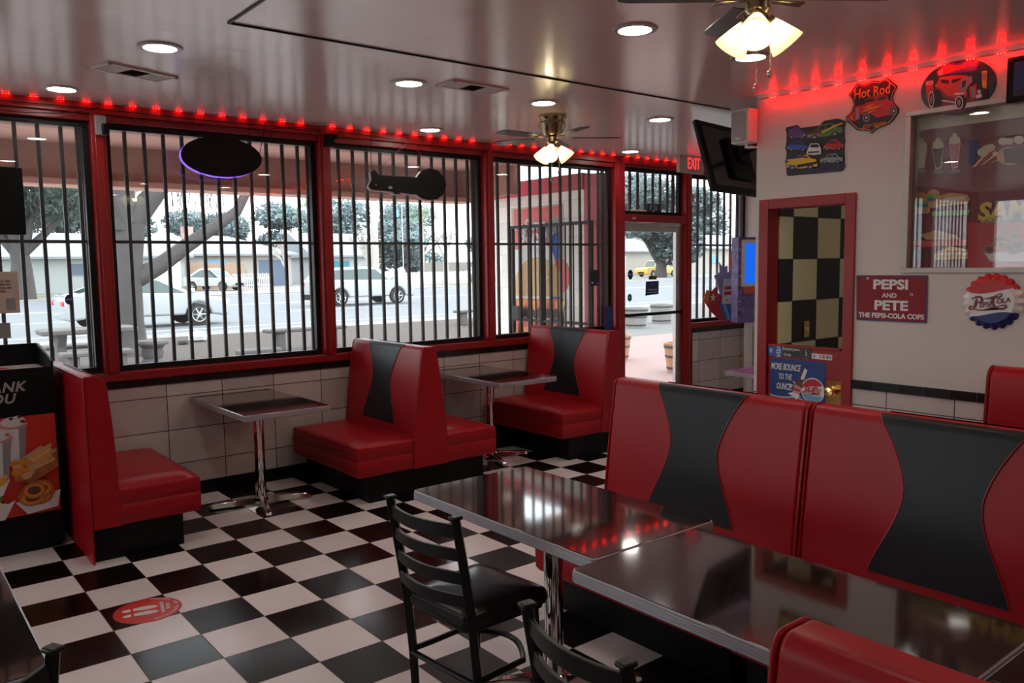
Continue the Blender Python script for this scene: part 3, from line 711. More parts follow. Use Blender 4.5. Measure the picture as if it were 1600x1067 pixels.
fan('brass hugger ceiling fan with three frosted lamps hanging near the windows', (fc.x, fc.y, H), R(-34), R(250))
fan('near ceiling fan at the top edge with three bright lamps and two pull chains', (1.86, -3.42, H), R(-35), R(246), nb=4, dz=.02)

# ================================================================== LED STRIPS
def led_strip(label, p0, p1, first, step, n, ndir, lm='led2'):
    p0, p1 = Vector(p0), Vector(p1); d = (p1-p0).normalized(); o = thing('led_strip_light', label, 'led strip', p0, 0)
    L_ = (p1-p0).length; w = Vector(ndir)*.005; up = Vector((0, 0, .0015))
    vs = [-w-up, d*L_-w-up, d*L_+w-up, w-up, -w+up, d*L_-w+up, d*L_+w+up, w+up]
    MB().add(vs, [(0, 3, 2, 1), (4, 5, 6, 7), (0, 1, 5, 4), (1, 2, 6, 5), (2, 3, 7, 6), (3, 0, 4, 7)]).build('strip', 'white', o)
    if lm == 'led': MB().box((0, 0, .004), (.035, p1.y-p0.y, .0295)).build('channel', 'white', o)
    proto = None
    for k in range(n):
        t = first+k*step
        if t > L_-.03: break
        if proto is None:
            m = MB()
            for j in (-1, 0, 1):
                c = d*(j*.017); m.box(tuple(c-Vector((.0022, .0022, .0025))), tuple(c+Vector((.0022, .0022, .0005))))
            proto = m.build('led_module', lm, o, loc=tuple(d*t-up), smooth=0); continue
        c = proto.copy(); col.objects.link(c); c.location = d*t-up
bn = ['over the window bay at the far left', 'over the window bay left of the first full pillar', 'over the oval sign window', 'over the window with the long round-ended sign', 'over the window in front of the burger poster', 'over the entrance door', 'over the window right of the entrance door']
edges = [(-2.78, -1.205), (-1.11, .481), (.575, 2.145), (2.24, 3.81), (3.905, 5.53), (5.675, 6.685), (6.79, 7.88)]
for (a, b), s in zip(edges, bn): led_strip('thin strip of red lights '+s, (a-.03, .852, H-.003), (b+.03, .852, H-.003), .05, .155, 12, (0, 1, 0))
led_strip('thin strip of red lights along the top of the right wall above the car signs', (XR-.036, YC-.02, H-.030), (XR-.036, -8.3, H-.030), .126, .157, 26, (0, 0, 0), 'led')

# ================================================================== HANGING SIGNS, MONITOR, CABLES
o = board('hanging_neon_sign', 'black oval sign back hanging in the window with a violet glowing rim', 'sign', (1.34, .80, 2.507), (1, 0, 0), (0, -1, 0))
MB().prism(ell(0, 0, .297, .145, 56), -.012, .0).build('sign_back', 'black', o, .003)
MB().tube([(x-.010, y-.009, -.024) for x, y in ell(0, 0, .288, .137, 56)]+[(.278, -.009, -.024)], .0065, 8).build('neon_tube', 'neon', o)
MB().tube([(-.19, .10, -.008), (-.21, .26, -.006)], .0015, 5).build('hanging_wire', 'bmatte', o); MB().tube([(.19, .10, -.008), (.21, .26, -.006)], .0015, 5).build('hanging_wire', 'bmatte', o)
MB().tube([(-.19, -.11, .004), (-.12, -.155, .006), (.05, -.165, .006), (.12, -.11, .006), (.28, .05, .01), (.33, .27, .0)], .0028, 6).build('power_cord', 'bmatte', o)
o = board('hanging_light_sign', 'black backside of a long sign with a round right end hanging in the window', 'sign', (2.94, .80, 2.395), (1, 0, 0), (0, -1, 0))
def loc_y(pts, Y, org): return [((lambda q: (q.x-org[0], q.z-org[2]))(ony(x, y, Y))) for x, y in pts]
ol = [(581, 268), (586, 265), (592, 273), (652, 277)] + [(660, 266), (672, 263), (684, 266), (694, 276), (698, 289), (694, 302), (684, 311), (671, 312), (660, 309), (652, 303), (643, 303), (627, 300), (624, 303), (619, 303), (615, 299), (583, 296), (578, 291), (580, 285), (583, 280)]
pts = loc_y(ol, .8, (2.94, .8, 2.395))
MB().prism(pts, -.02, 0).build('sign_back', 'black', o, .003)
MB().prism([(x*1.0-.010, y-.009) for x, y in pts], -.045, -.022).build('glow_rim_case', 'pw', o, .003)  # white case set off-centre, its visible rim stands in for the sign's glow
a = Art(.0); a.p([(-.21, -.055), (-.175, -.055), (-.175, -.035), (-.21, -.035)], 'grey'); a.build(o, 'label_patch')
m = MB()
for x, y in ((-.33, -.03), (-.05, .06), (.1, -.07), (.06, .05), (.18, .12), (.3, .02), (.27, -.1), (-.12, -.08)): m.cyl((x, y, -.001), (x, y, .002), .003, 8)
m.build('screws', 'chrome', o)
MB().tube([(-.33, .08, -.01), (-.01, .34, -.005)], .0015, 5).build('hanging_wire', 'pred', o); MB().tube([(.24, .13, -.01), (.03, .34, -.005)], .0015, 5).build('hanging_wire', 'pred', o)
MB().tube([(-.35, .06, -.01), (-.37, .16, -.0), (-.36, .40, .0)], .003, 6).build('power_cord', 'bmatte', o)
o = board('wall_monitor', 'black back of a small screen hanging at the left edge of the window', 'monitor', (-.31, .70, 2.13), (1, 0, 0), (0, -1, 0))
MB().prism(rrect(-.35, -.21, .345, .21, .01), -.03, 0).build('screen_case', 'black', o, .004)
MB().box((-.02, .15, -.05), (.02, .68, -.03)).build('hanging_bracket', 'iron', o)
MB().prism(rrect(-.34, -.2, .335, .2, .01), -.034, -.03).build('screen', 'screen2', o)
# cables and small boxes at the header
def cable(label, pts, r=.004): tag(MB().tube(pts, r, 6).build('cable', 'bmatte'), label, 'cable')
cable('black cable drooping along the header at the top left', [ony(0, 172, .84), ony(40, 176, .84), ony(90, 177, .84), ony(125, 174, .84), ony(155, 168, .84)], .003)
cable('long black cable running under the ceiling over the oval sign', [(-1.2, .83, 2.772), (-.3, .835, 2.765), (.6, .84, 2.772), (1.2, .835, 2.764), (1.75, .84, 2.77), (2.15, .84, 2.762)], .0035)
cable('loose cable loops hanging beside the second pillar', [ony(395, 196, .84), ony(400, 206, .84), ony(412, 216, .84), ony(421, 217, .84), ony(425, 208, .84), ony(424, 201, .84), ony(440, 200, .84), ony(470, 199, .84), ony(500, 203, .84)], .0025)
cable('short black cable beside the long sign under the ceiling', [(2.30, .84, 2.775), (2.7, .84, 2.768), (2.9, .84, 2.757), (2.93, .84, 2.60)], .003)
o = thing('power_adapter', 'small grey box with a black plug on top of the first full red pillar', 'adapter', (.535, .855, 2.60)); MB().box((-.035, -.03, 0), (.035, 0, .13)).build('case', 'grey', o, .004); MB().box((.0, -.065, .0), (.045, -.03, .075)).build('plug', 'bmatte', o, .01)
o = thing('power_adapter', 'black plug box on top of the second red pillar', 'adapter', (2.215, .86, 2.65)); MB().box((-.035, -.045, 0), (.045, 0, .05)).build('case', 'bmatte', o, .006); MB().box((-.03, -.06, .055), (.06, 0, .10)).build('plug', 'bmatte', o, .006)
# EXIT sign
o = board('exit_sign', 'red lit exit sign hanging from the ceiling beside the television', 'exit sign', (6.50, .45, 2.70), (1, 0, 0), (0, -1, 0))
p0, p1 = ony(1062, 240, .45), ony(1100, 272, .45); o.location = ((p0.x+p1.x)/2, .45, (p0.z+p1.z)/2); w2 = (p1.x-p0.x)/2; h2 = (p0.z-p1.z)/2
h2 = min(h2, .10)
MB().prism(rrect(-w2, -h2, w2, h2, .008), -.045, 0).build('housing', mat('exit_housing', (.50, .42, .38), .5), o, .004)
text('EXIT', .03, 0, .165, 'exitred', o, .001, sx=.62, bold=.004)
MB().box((-.04, h2, -.035), (.04, H-o.location.z, -.01)).build('mount', 'white', o)
# speaker
o = thing('wall_speaker', 'white loudspeaker mounted at the top corner of the right wall', 'speaker', (XR-.035, YC-.005, 2.50), R(0))
MB().prism(rrect(-.085, -.01, .03, .14, .02), .0, .235).build('cabinet', 'white', o, .012, 3)
g_ = MB().prism(rrect(.01, .012, .13, .215, .02), -.0895, -.084, plane='yz'); g_.build('speaker_grille', mat('speaker_grille', (.42, .40, .39), .7), o, .002)
MB().box((-.092, .05, .03), (-.089, .09, .038)).build('badge', 'chrome', o)
MB().cyl((-.02, .05, -.02), (-.02, .05, .0), .012, 12).box((-.03, .0, -.03), (.034, .06, -.02)).build('bracket', 'white', o)
# TV seen from behind
th = R(5.4); o = bpy.data.objects.new('television', None); col.objects.link(o)
bl = Vector((4.10, -1.45, 2.217)); tl = Vector((4.10, -1.272, 2.765)); h = Vector((cos(th), sin(th), 0)); v = (tl-bl).normalized(); n = h.cross(v)   # n faces the camera side
h = (h - v*h.dot(v)).normalized(); n = h.cross(v)
bl = Vector((4.255, -1.38, 2.228)); 
o.matrix_world = Matrix(((h.x, v.x, n.x, bl.x), (h.y, v.y, n.y, bl.y), (h.z, v.z, n.z, bl.z), (0, 0, 0, 1)))
tag(o, 'large flat television tilted under the ceiling behind the wall corner', 'television')
MB().prism(rrect(0, 0, .98, .575, .012), -.03, 0).build('case', 'black', o, .004)
MB().prism(rrect(.05, .05, .93, .53, .02), -.001, .006).build('rear_cover', mat('tv_rear', (.012, .009, .010), .16, spec=.6), o, .004)
MB().box((.30, .12, .006), (.62, .45, .04)).build('electronics_box', 'bmatte', o, .01)
MB().box((.005, .005, -.034), (.975, .57, -.03)).build('screen', 'screen2', o)
m = MB().box((.40, .25, .04), (.52, .37, .07)); m.build('mount_plate', 'iron', o)
MB().tube([(.46, .31, .06), (.46, .33, .30)], .02, 10).build('mount_arm', 'iron', o)

# ================================================================== OUTSIDE: ground
struct('ground', bx((-120, 1.06, -.4), (180, 260, -.02)), 'soil')
struct('paving_red', bx((5.7, 1.06, -.06), (14.5, 7.6, -.001)), 'redpave')
struct('pavement_front', bx((-30, 1.06, -.06), (5.7, 9.0, -.002)), 'palewalk')
struct('pavement_edge', bx((-30, 9.0, -.06), (5.7, 9.6, -.002)), 'walk')
tag(bx((-30, 9.6, -.06), (14.5, 15.9, -.001)).build('mulch_bed', 'mulch'), kind='stuff')
tag(bx((5.7, 7.6, -.06), (60, 9.6, .0)).build('gravel_strip', 'gravel'), kind='stuff')
tag(bx((14.5, 1.2, -.06), (60, 7.6, .0)).build('gravel_strip', 'gravel'), kind='stuff')
tag(bx((14.5, 9.6, -.06), (60, 15.9, .0)).build('gravel_strip', 'gravel'), kind='stuff')
struct('sidewalk', bx((-100, 15.9, -.06), (160, 17.1, .012)), 'walk', .01)
struct('road', bx((-110, 17.1, -.06), (170, 47, -.004)), 'asphalt')
m = MB()
for y in (18.35, 46.0): m.box((-100, y, -.005), (165, y+.13, .0))
for k in range(20): m.box((-60+k*12, 25.2, -.005), (-54+k*12, 25.33, .0))
for y in (32.6, 33.2): m.box((-100, y, -.005), (165, y+.12, .0))
struct('road_marking', m, 'line')
struct('far_sidewalk', bx((-110, 47, -.06), (170, 50.5, .03)), 'walk')
struct('far_lawn', bx((-110, 56.2, -.06), (17, 75, .015)), 'grass')
struct('far_lawn_right', bx((38, 52, -.06), (64, 66, .015)), 'grass')
struct('driveway', bx((17, 50.5, -.06), (38, 90, .01)), 'walk')
# edging stones along the mulch
rs = random.Random(4)
m0 = MB()
vs = []
for i in range(5):
    pass
def rock(r, seed):
    q = random.Random(seed); m = MB(); m.sphere((0, 0, 0), r, 10, sz=.7)
    m.v = [(x*(1+q.uniform(-.18, .18)), y*(1+q.uniform(-.18, .18)), max(-.4*r, z*(1+q.uniform(-.2, .2)))) for x, y, z in m.v]; return m
pro = rock(.09, 1).build('edging_stone', mat('pale_stone', (.62, .62, .62), .85, var=.3, scale=8), smooth=60)
for i in range(56):
    c = pro if i == 0 else pro.copy()
    if i: col.objects.link(c)
    c.location = (4.0+i*.175, 9.45+rs.uniform(-.22, .08), .045); c.rotation_euler = (0, 0, rs.uniform(0, 6)); k = rs.uniform(.62, .85); c.scale = (k, k, k)
    tag(c, 'small pale stone in the row edging the mulch bed outside', 'stone', 'edging stones along the mulch bed')
for (px, py), r, lb in (((655/4.706+170, 768/4.706+370), .22, 'larger white rounded stone lying on the mulch near the road'), ((545/4.706+170, 790/4.706+370), .14, 'dark flat block lying on the mulch beside the white stone')):
    p = onz(px, py, 0); c = rock(r, 5).build('garden_stone', 'pw' if r > .2 else 'concrete', loc=(p.x, p.y, .4*r-.001)); tag(c, lb, 'stone')
# parking bumper style slab
p = onz(1105/4.706+170, 870/4.706+370, 0); o = MB().box((-.42, -.16, 0), (.42, .16, .13)).build('concrete_slab', 'concrete', bevel=.03, loc=(p.x, p.y, 0)); tag(o, 'pale concrete block lying on the stones outside the oval sign window', 'block')
p = onz(560, 553, 0); o = MB().box((-.45, -.16, 0), (.45, .16, .13)).build('concrete_slab', 'concrete', bevel=.03, loc=(p.x, p.y-.4, 0)); tag(o, 'pale concrete block outside, seen just left of the double booth top', 'block')

# eave over the front windows
m = MB(); m.box((-6, 1.05, H+.02), (5.27, 3.3, H+.10)); struct('eave_soffit', m, 'stucco')
m = MB(); m.box((-6, 1.7, H-.05), (5.27, 1.82, H+.02)); struct('eave_beam', m, 'stuccod')
m = MB(); m.box((-6, 3.1, 2.50), (5.27, 3.3, H+.3)); m.box((5.12, 2.2, 2.50), (5.27, 3.3, H+.3)); struct('eave_fascia', m, 'stuccod')
struct('eave_lip', bx((-6, 3.02, 2.46), (5.29, 3.36, 2.52)), 'stucco', .01)
struct('eave_soffit_entrance', bx((5.27, 1.05, H+.02), (11, 2.0, H+.12)), 'stucco')
# block wall wing with red band and burger poster
struct('wing_wall', bx((5.5, 1.32, 0), (5.66, 2.95, 2.50)), 'block')
struct('wing_column', bx((5.49, 1.07, 0), (5.66, 1.32, 2.66)), 'bandred')
struct('wing_band', bx((5.47, 1.32, 2.50), (5.68, 2.97, 2.68)), 'bandred')
o = board('burger_poster', 'tall food poster with a giant burger and fries on the outside block wall', 'poster', (5.495, 2.12, 1.35), (0, -1, 0), (-1, 0, 0))
PW, PH = .435, 1.0
MB().prism([(-PW-.05, -PH-.05), (PW+.02, -PH-.05), (PW+.02, PH+.02), (-PW-.05, PH+.02)], -.004, .0).build('poster_frame', mat('poster_frame', (.52, .42, .36), .6), o)
a = Art(.0); B = lambda x0, y0, x1, y1: [(x0, y0), (x1, y0), (x1, y1), (x0, y1)]
a.p(B(-PW, -PH, PW, PH), 'pw'); a.p(B(-PW, .52, PW, PH), 'pred2'); a.p(B(.22, -.6, PW, .70), 'blue'); a.p(ell(.40, .20, .16, .20), 'pred2')
a.p(ell(-.05, .35, .36, .27), 'pw'); a.p([(.12, .80), (PW, .90), (PW, .72), (.2, .66)], 'grey')
a.p(ell(0, .12, .42, .30, t0=0, t1=pi)+[(-.42, -.02)], 'bun'); a.p(B(-.42, -.04, .42, .13), 'bun')
rr = random.Random(9)
for _ in range(60):
    t = rr.uniform(.25, pi-.25); k = rr.uniform(.3, .95); a.p(ell(.40*k*cos(t), .12+.29*k*sin(t), .010, .006, 6, rr.uniform(0, 3)), 'cream')
a.p([(-PW, -.08), (PW, -.06), (PW, -.30), (-PW, -.28)], 'tomato')
for k in range(9): x = -PW+.05+k*.10; a.p([(x, -.10), (x+.09, -.07), (x+.03, -.22-.05*(k % 2))], 'cheese')
for k in range(14): a.p(ell(-PW+.04+k*.062, -.25+rr.uniform(-.03, .03), .05, .055, 9), 'patty')
a.p([(-PW, -.32), (PW, -.33), (PW, -.52), (-PW, -.50)], 'tomato')
for k in range(90): fry(a, rr.uniform(-.36, .36), -.60+rr.uniform(-.16, .18), rr.uniform(.12, .3), rr.uniform(0, pi), .026, rr.choice(['fries', 'bun', 'cream', 'fries', 'cheese']))
a.p(B(-PW, -PH, PW, -.82), 'pred2')
a.p(stroke(bez([(-.40, .72), (-.30, .84), (-.16, .86), (-.22, .62)]), .03), 'pw'); a.p(stroke(bez([(-.3, .52), (-.1, .44), (.1, .56), (.28, .66)]), .025), 'pw')
a.build(o, 'printed_poster')
text("Sam's", -.02, .80, .17, 'pw', o, .024, bold=.004, shear=.1); text('Burger', -.02, .665, .22, 'pw', o, .024, bold=.005, shear=.3); text('BURGERS', 0, -.91, .12, 'pw', o, .024, bold=.003)
# open security gate folded against the wall
o = thing('security_gate', 'black barred security gate folded open over the burger poster', 'gate', (5.40, 1.10, .05))
m = MB()
W = 1.40; Z = 2.10
m.box((-.02, 0, 0), (.02, .04, Z)).box((-.02, W-.05, 0), (.02, W, Z)).box((-.02, .04, Z-.035), (.02, W-.05, Z)).box((-.02, .04, 0), (.02, W-.05, .04)).box((-.018, .04, .965), (.018, W-.05, .995)).box((-.03, .80, .04), (.03, .855, Z-.035))
m.build('gate_frame', 'iron', o)
m = None
for k in range(10):
    y = .04+.13*(k+1)
    if abs(y-.83) < .05: continue
    if m is None: m = MB().box((-.007, -.007, .04), (.007, .007, Z-.035)).build('bar', 'iron', o, loc=(0, y, 0)); continue
    c = m.copy(); col.objects.link(c); c.location = (0, y, 0)
MB().box((-.035, W-.17, .98), (.035, W-.05, 1.14)).build('lock_box', 'bronze', o, .004)

# stickers and notes on the glass
def note(name, label, cat, px, Y, shape, layers=(), texts=()):
    p = ony(px[0], px[1], Y); o = board(name, label, cat, (p.x, Y, p.z), (1, 0, 0), (0, -1, 0)); a = Art(.0)
    for s_, m_ in shape: a.p(s_, m_)
    a.build(o, 'printed_face')
    for t in texts: text(t[0], t[1], t[2], t[3], t[4], o, .0022, sx=t[5] if len(t) > 5 else 1)
    return o
oct_ = lambda r: [(r*.82*cos(pi/8+k*pi/4), r*1.08*sin(pi/8+k*pi/4)) for k in range(8)]
GY = .962
note('security_sticker', 'dark blue octagonal alarm sticker on the window left of the first full pillar', 'sticker', (108, 468), GY, [(oct_(.033), 'navy')], (), [('ADT', 0, 0, .020, 'pw')])
note('security_sticker', 'dark blue octagonal alarm sticker on the entrance door glass', 'sticker', (985, 429), .93+.018, [(oct_(.052), 'navy')], (), [('ADT', 0, 0, .032, 'pw')])
note('round_sticker', 'small teal oval sticker on the entrance door below the octagonal one', 'sticker', (984, 465), .93+.018, [(ell(0, 0, .035, .042), 'teal')], (), [('HOURS', 0, 0, .016, 'pw')])
note('door_notice', 'navy blue notice taped in the middle of the entrance door glass', 'notice', (1019, 450), .93+.018, [([(-.112, -.082), (.108, -.070), (.112, .080), (-.104, .076)], 'navy')], (), [('Please', 0, .045, .022, 'orange'), ('THANK YOU', 0, -.02, .026, 'pw'), ('FOR YOUR PATIENCE', 0, -.05, .018, 'pw')])
note('door_notice', 'small brown sticker on the door glass just above the navy notice', 'sticker', (1020, 434), .93+.018, [(B(-.066, -.02, .066, .02), 'brown')])
note('transom_notice', 'cream strip notice with dark words along the bottom of the transom window', 'notice', (1008, 332), GY-.005, [(B(-.24, -.028, .24, .028), 'cream')], (), [('WE ARE A DRUG ALCOHOL FREE CAMPUS', 0, 0, .026, 'ink', .85)])
note('dark_card', 'black square card with white marks standing on the transom strip, the left one', 'card', (1015, 324), GY-.02, [(B(-.045, -.045, .045, .045), 'ink'), (B(.012, -.03, .022, .03), 'pw')])
note('dark_card', 'dark grey square card standing on the transom strip, the right one', 'card', (1027, 325), GY-.02, [(B(-.045, -.045, .045, .045), 'ink'), (B(-.03, -.03, -.01, .03), 'grey')])
note('frame_sticker', 'small pale sticker on the red frame above the entrance door', 'sticker', (991, 341), .874, [(B(-.03, -.012, .03, .012), 'pink')])
note('frame_sticker', 'small pinkish sticker on the red pillar right of the door', 'sticker', (1082, 310), .855, [(B(-.03, -.04, .03, .04), 'pink')])
note('window_card', 'black card on the window beside the entrance with violet marks', 'card', (930, 434), GY, [(B(-.07, -.085, .07, .085), 'ink'), (B(-.055, -.06, -.03, -.045), 'pw'), (B(.02, -.07, .05, -.05), 'blue')])
note('pamphlet_box', 'blue box standing on the sill beside the last booth back', 'box', (951, 500), .90, [(B(-.06, -.15, .06, .15), 'navy')])
o = note('paper_notice', 'beige menu page taped to the window above the trash bin', 'notice', (8, 457), .93, [(B(-.13, -.135, .078, .135), 'paper'), (B(.0, -.115, .055, -.04), 'grey')], (), [])
for k in range(4): text(['the shop is not', 'responsible for', 'items left on the', 'premises'][k], -.03, .075-.022*k, .020, 'ink', o, .002)
note('paper_notice', 'grey-green leaflet taped to the window under the beige page', 'notice', (0, 517), .93, [(B(-.13, -.05, .06, .05), 'grey')])

# ================================================================== OUTSIDE: tree, concrete furniture, barrels
def branch(m, pts, rad, n=10): m.tube([tuple(p) for p in pts], rad, n)
def wob(p0, p1, k, amp, q):
    p0, p1 = Vector(p0), Vector(p1); return [p0.lerp(p1, i/k)+Vector((q.uniform(-amp, amp), q.uniform(-amp, amp), q.uniform(-amp, amp)))*(0 < i < k) for i in range(k+1)]
def leaves(name, parent, blobs, n, size, m_, seed=1):
    q = random.Random(seed); m = MB(); tot = sum(b[3]*b[4]*b[5] for b in blobs)
    for bx_, by_, bz_, rx, ry, rz_ in blobs:
        for _ in range(int(n*rx*ry*rz_/tot)):
            while True:
                x, y, z = (q.uniform(-1, 1) for _ in range(3)); d = x*x+y*y+z*z
                if .25 < d < 1: break
            c = Vector((bx_+x*rx, by_+y*ry, bz_+z*rz_)); a = Vector((q.gauss(0, 1), q.gauss(0, 1), q.gauss(0, 1))).normalized(); b = a.orthogonal().normalized(); s = size*q.uniform(.6, 1.3)
            m.add([c-a*s, c-b*s*.5, c+a*s, c+b*s*.5], [(0, 1, 2, 3)])
    return m.build(name, m_, parent, smooth=0)
q = random.Random(11)
def tree_at(name, label, base, trunk, branches, blobs, n, size, leafm, barkm='bark', group=None, seed=1):
    o = thing(name, label, 'tree', base, 0, group); m = MB()
    branch(m, trunk[0], trunk[1], 14)
    for p, r in branches: branch(m, p, r, 9)
    m.build('trunk', barkm, o, smooth=60)
    if blobs: leaves('foliage', o, blobs, n, size, leafm, seed)
    return o
bx0, by0 = 3.33, 12.2
V = lambda px, py, Y=12.2: tuple(ony(px, py, Y)-Vector((bx0, by0, 0)))
big = [([V(262, 345+100, 12.0), V(300, 405, 11.8), V(335, 372, 11.6), V(375, 330, 11.4), V(392, 296, 11.2), V(415, 250, 11)][0:0] or [V(205, 440), V(250, 415), V(290, 385), V(335, 355), V(370, 330), V(385, 300), V(410, 240)], [.20, .17, .15, .125, .11, .10, .08]),
       ([V(200, 350), V(170, 300), V(140, 240), V(90, 180)], [.26, .2, .16, .12]), ([V(205, 350), V(250, 290), V(290, 230), V(320, 160)], [.24, .20, .16, .12]), ([V(195, 360), V(190, 290), V(200, 200)], [.25, .22, .16])]
tw = []
qq = random.Random(2)
for k in range(26):
    s = Vector(V(qq.uniform(255, 350), qq.uniform(290, 300), 13+qq.uniform(0, 1))); e = s+Vector((qq.uniform(-.5, .5), 0, -qq.uniform(.5, 1.2)))
    tw.append((wob(s+Vector((0, 0, .9)), e, 4, .05, qq), [.018, .014, .010, .007, .004]))
tree_at('street_tree', 'large grey trunk forking outside the window just right of the first full pillar', (bx0, by0, 0),
        ([(V(206, 558)[0], V(206, 558)[1], .0), V(203, 540), V(202, 500), V(201, 450), V(202, 400), V(203, 350)], [.42, .33, .27, .25, .25, .28]), big+tw, [(-1.5, -.5, 5.2, 2.5, 1.5, 1.0), (1.0, 0, 5.6, 2.5, 1.5, 1.0)], 1500, .09, 'leaf')
def ctable(label, p, L=1.45):
    o = thing('picnic_table', label, 'table', p); MB().prism(rrect(-L/2, -.36, L/2, .36, .12), .66, .74).build('tabletop', 'concrete', o, .02)
    for s in (-1, 1): MB().prism([(-.30, 0), (.30, 0), (.14, .25), (.12, .45), (.26, .66), (-.26, .66), (-.12, .45), (-.14, .25)], s*.42-.07, s*.42+.07, plane='yz').build('leg', 'concrete', o, .02)
    return o
ctable('grey concrete picnic table outside behind the trash bin and leftmost booth', (2.15, 9.75, 0))
def cbench(label, p, L, h=.42, rz=0, round_=False):
    o = thing('concrete_bench', label, 'bench', p, rz)
    MB().prism(rrect(-L/2, -.19, L/2, .19, .05), h-.07, h).build('seat', 'concrete', o, .02)
    for s in (-1, 1): MB().box((s*L*.33-.08, -.13, 0), (s*L*.33+.08, .13, h-.07)).build('leg', 'concrete', o, .02)
    return o
cbench('concrete bench in front of the picnic table outside', (2.1, 8.95, 0), 1.05)
cbench('concrete bench behind the picnic table outside', (2.2, 10.5, 0), 1.2)
cbench('long pale concrete bench on the mulch outside, left of the second pillar', (6.45, 10.7, 0), 1.75, .45)
cbench('concrete bench outside at the right end of the window with the long sign', (13.0, 13.7, 0), 1.3, .42)
o = thing('concrete_stool', 'squat carved concrete stool outside at the foot of the large tree', 'stool', (3.22, 10.0, 0))
MB().lathe([(.0001, 0), (.21, 0), (.22, .05), (.16, .12), (.19, .22), (.17, .30), (.22, .36), (.0001, .37)], n=20).build('base', 'concrete', o); MB().lathe([(.0001, .37), (.27, .37), (.28, .40), (.26, .44), (.0001, .45)], n=24).build('seat', 'concrete', o)
def barrel(label, p, s, m_):
    o = thing('barrel_planter', label, 'planter', p, 0, 'half barrel planters outside the entrance')
    R_ = lambda t: (.22+.06*t)*s
    MB().lathe([(.0001, 0)]+[(R_(t/5), .46*s*t/5) for t in range(6)]+[(R_(1)-.03, .46*s), (R_(.8)-.03, .40*s), (.0001, .40*s)], n=24).build('staves', m_, o)
    for t in (.15, .55, .88): MB().lathe([(R_(t)+.001, .46*s*t-.018), (R_(t)+.006, .46*s*t-.018), (R_(t+.05)+.006, .46*s*t+.018), (R_(t+.05)+.001, .46*s*t+.018)], n=24).build('hoop', 'hoop', o)
barrel('orange half barrel outside at the left edge of the entrance door glass', (9.52, 4.75, 0), .95, 'barrel'); barrel('orange half barrel outside at the right edge of the entrance door glass', (9.08, 2.92, 0), .98, 'barrel')
barrel('grey weathered half barrel beyond the door, the left one by the road', (15.0, 9.35, 0), 1.15, 'barrelg'); barrel('grey weathered half barrel beyond the door, the right one by the road', (16.7, 9.95, 0), 1.15, 'barrelg')

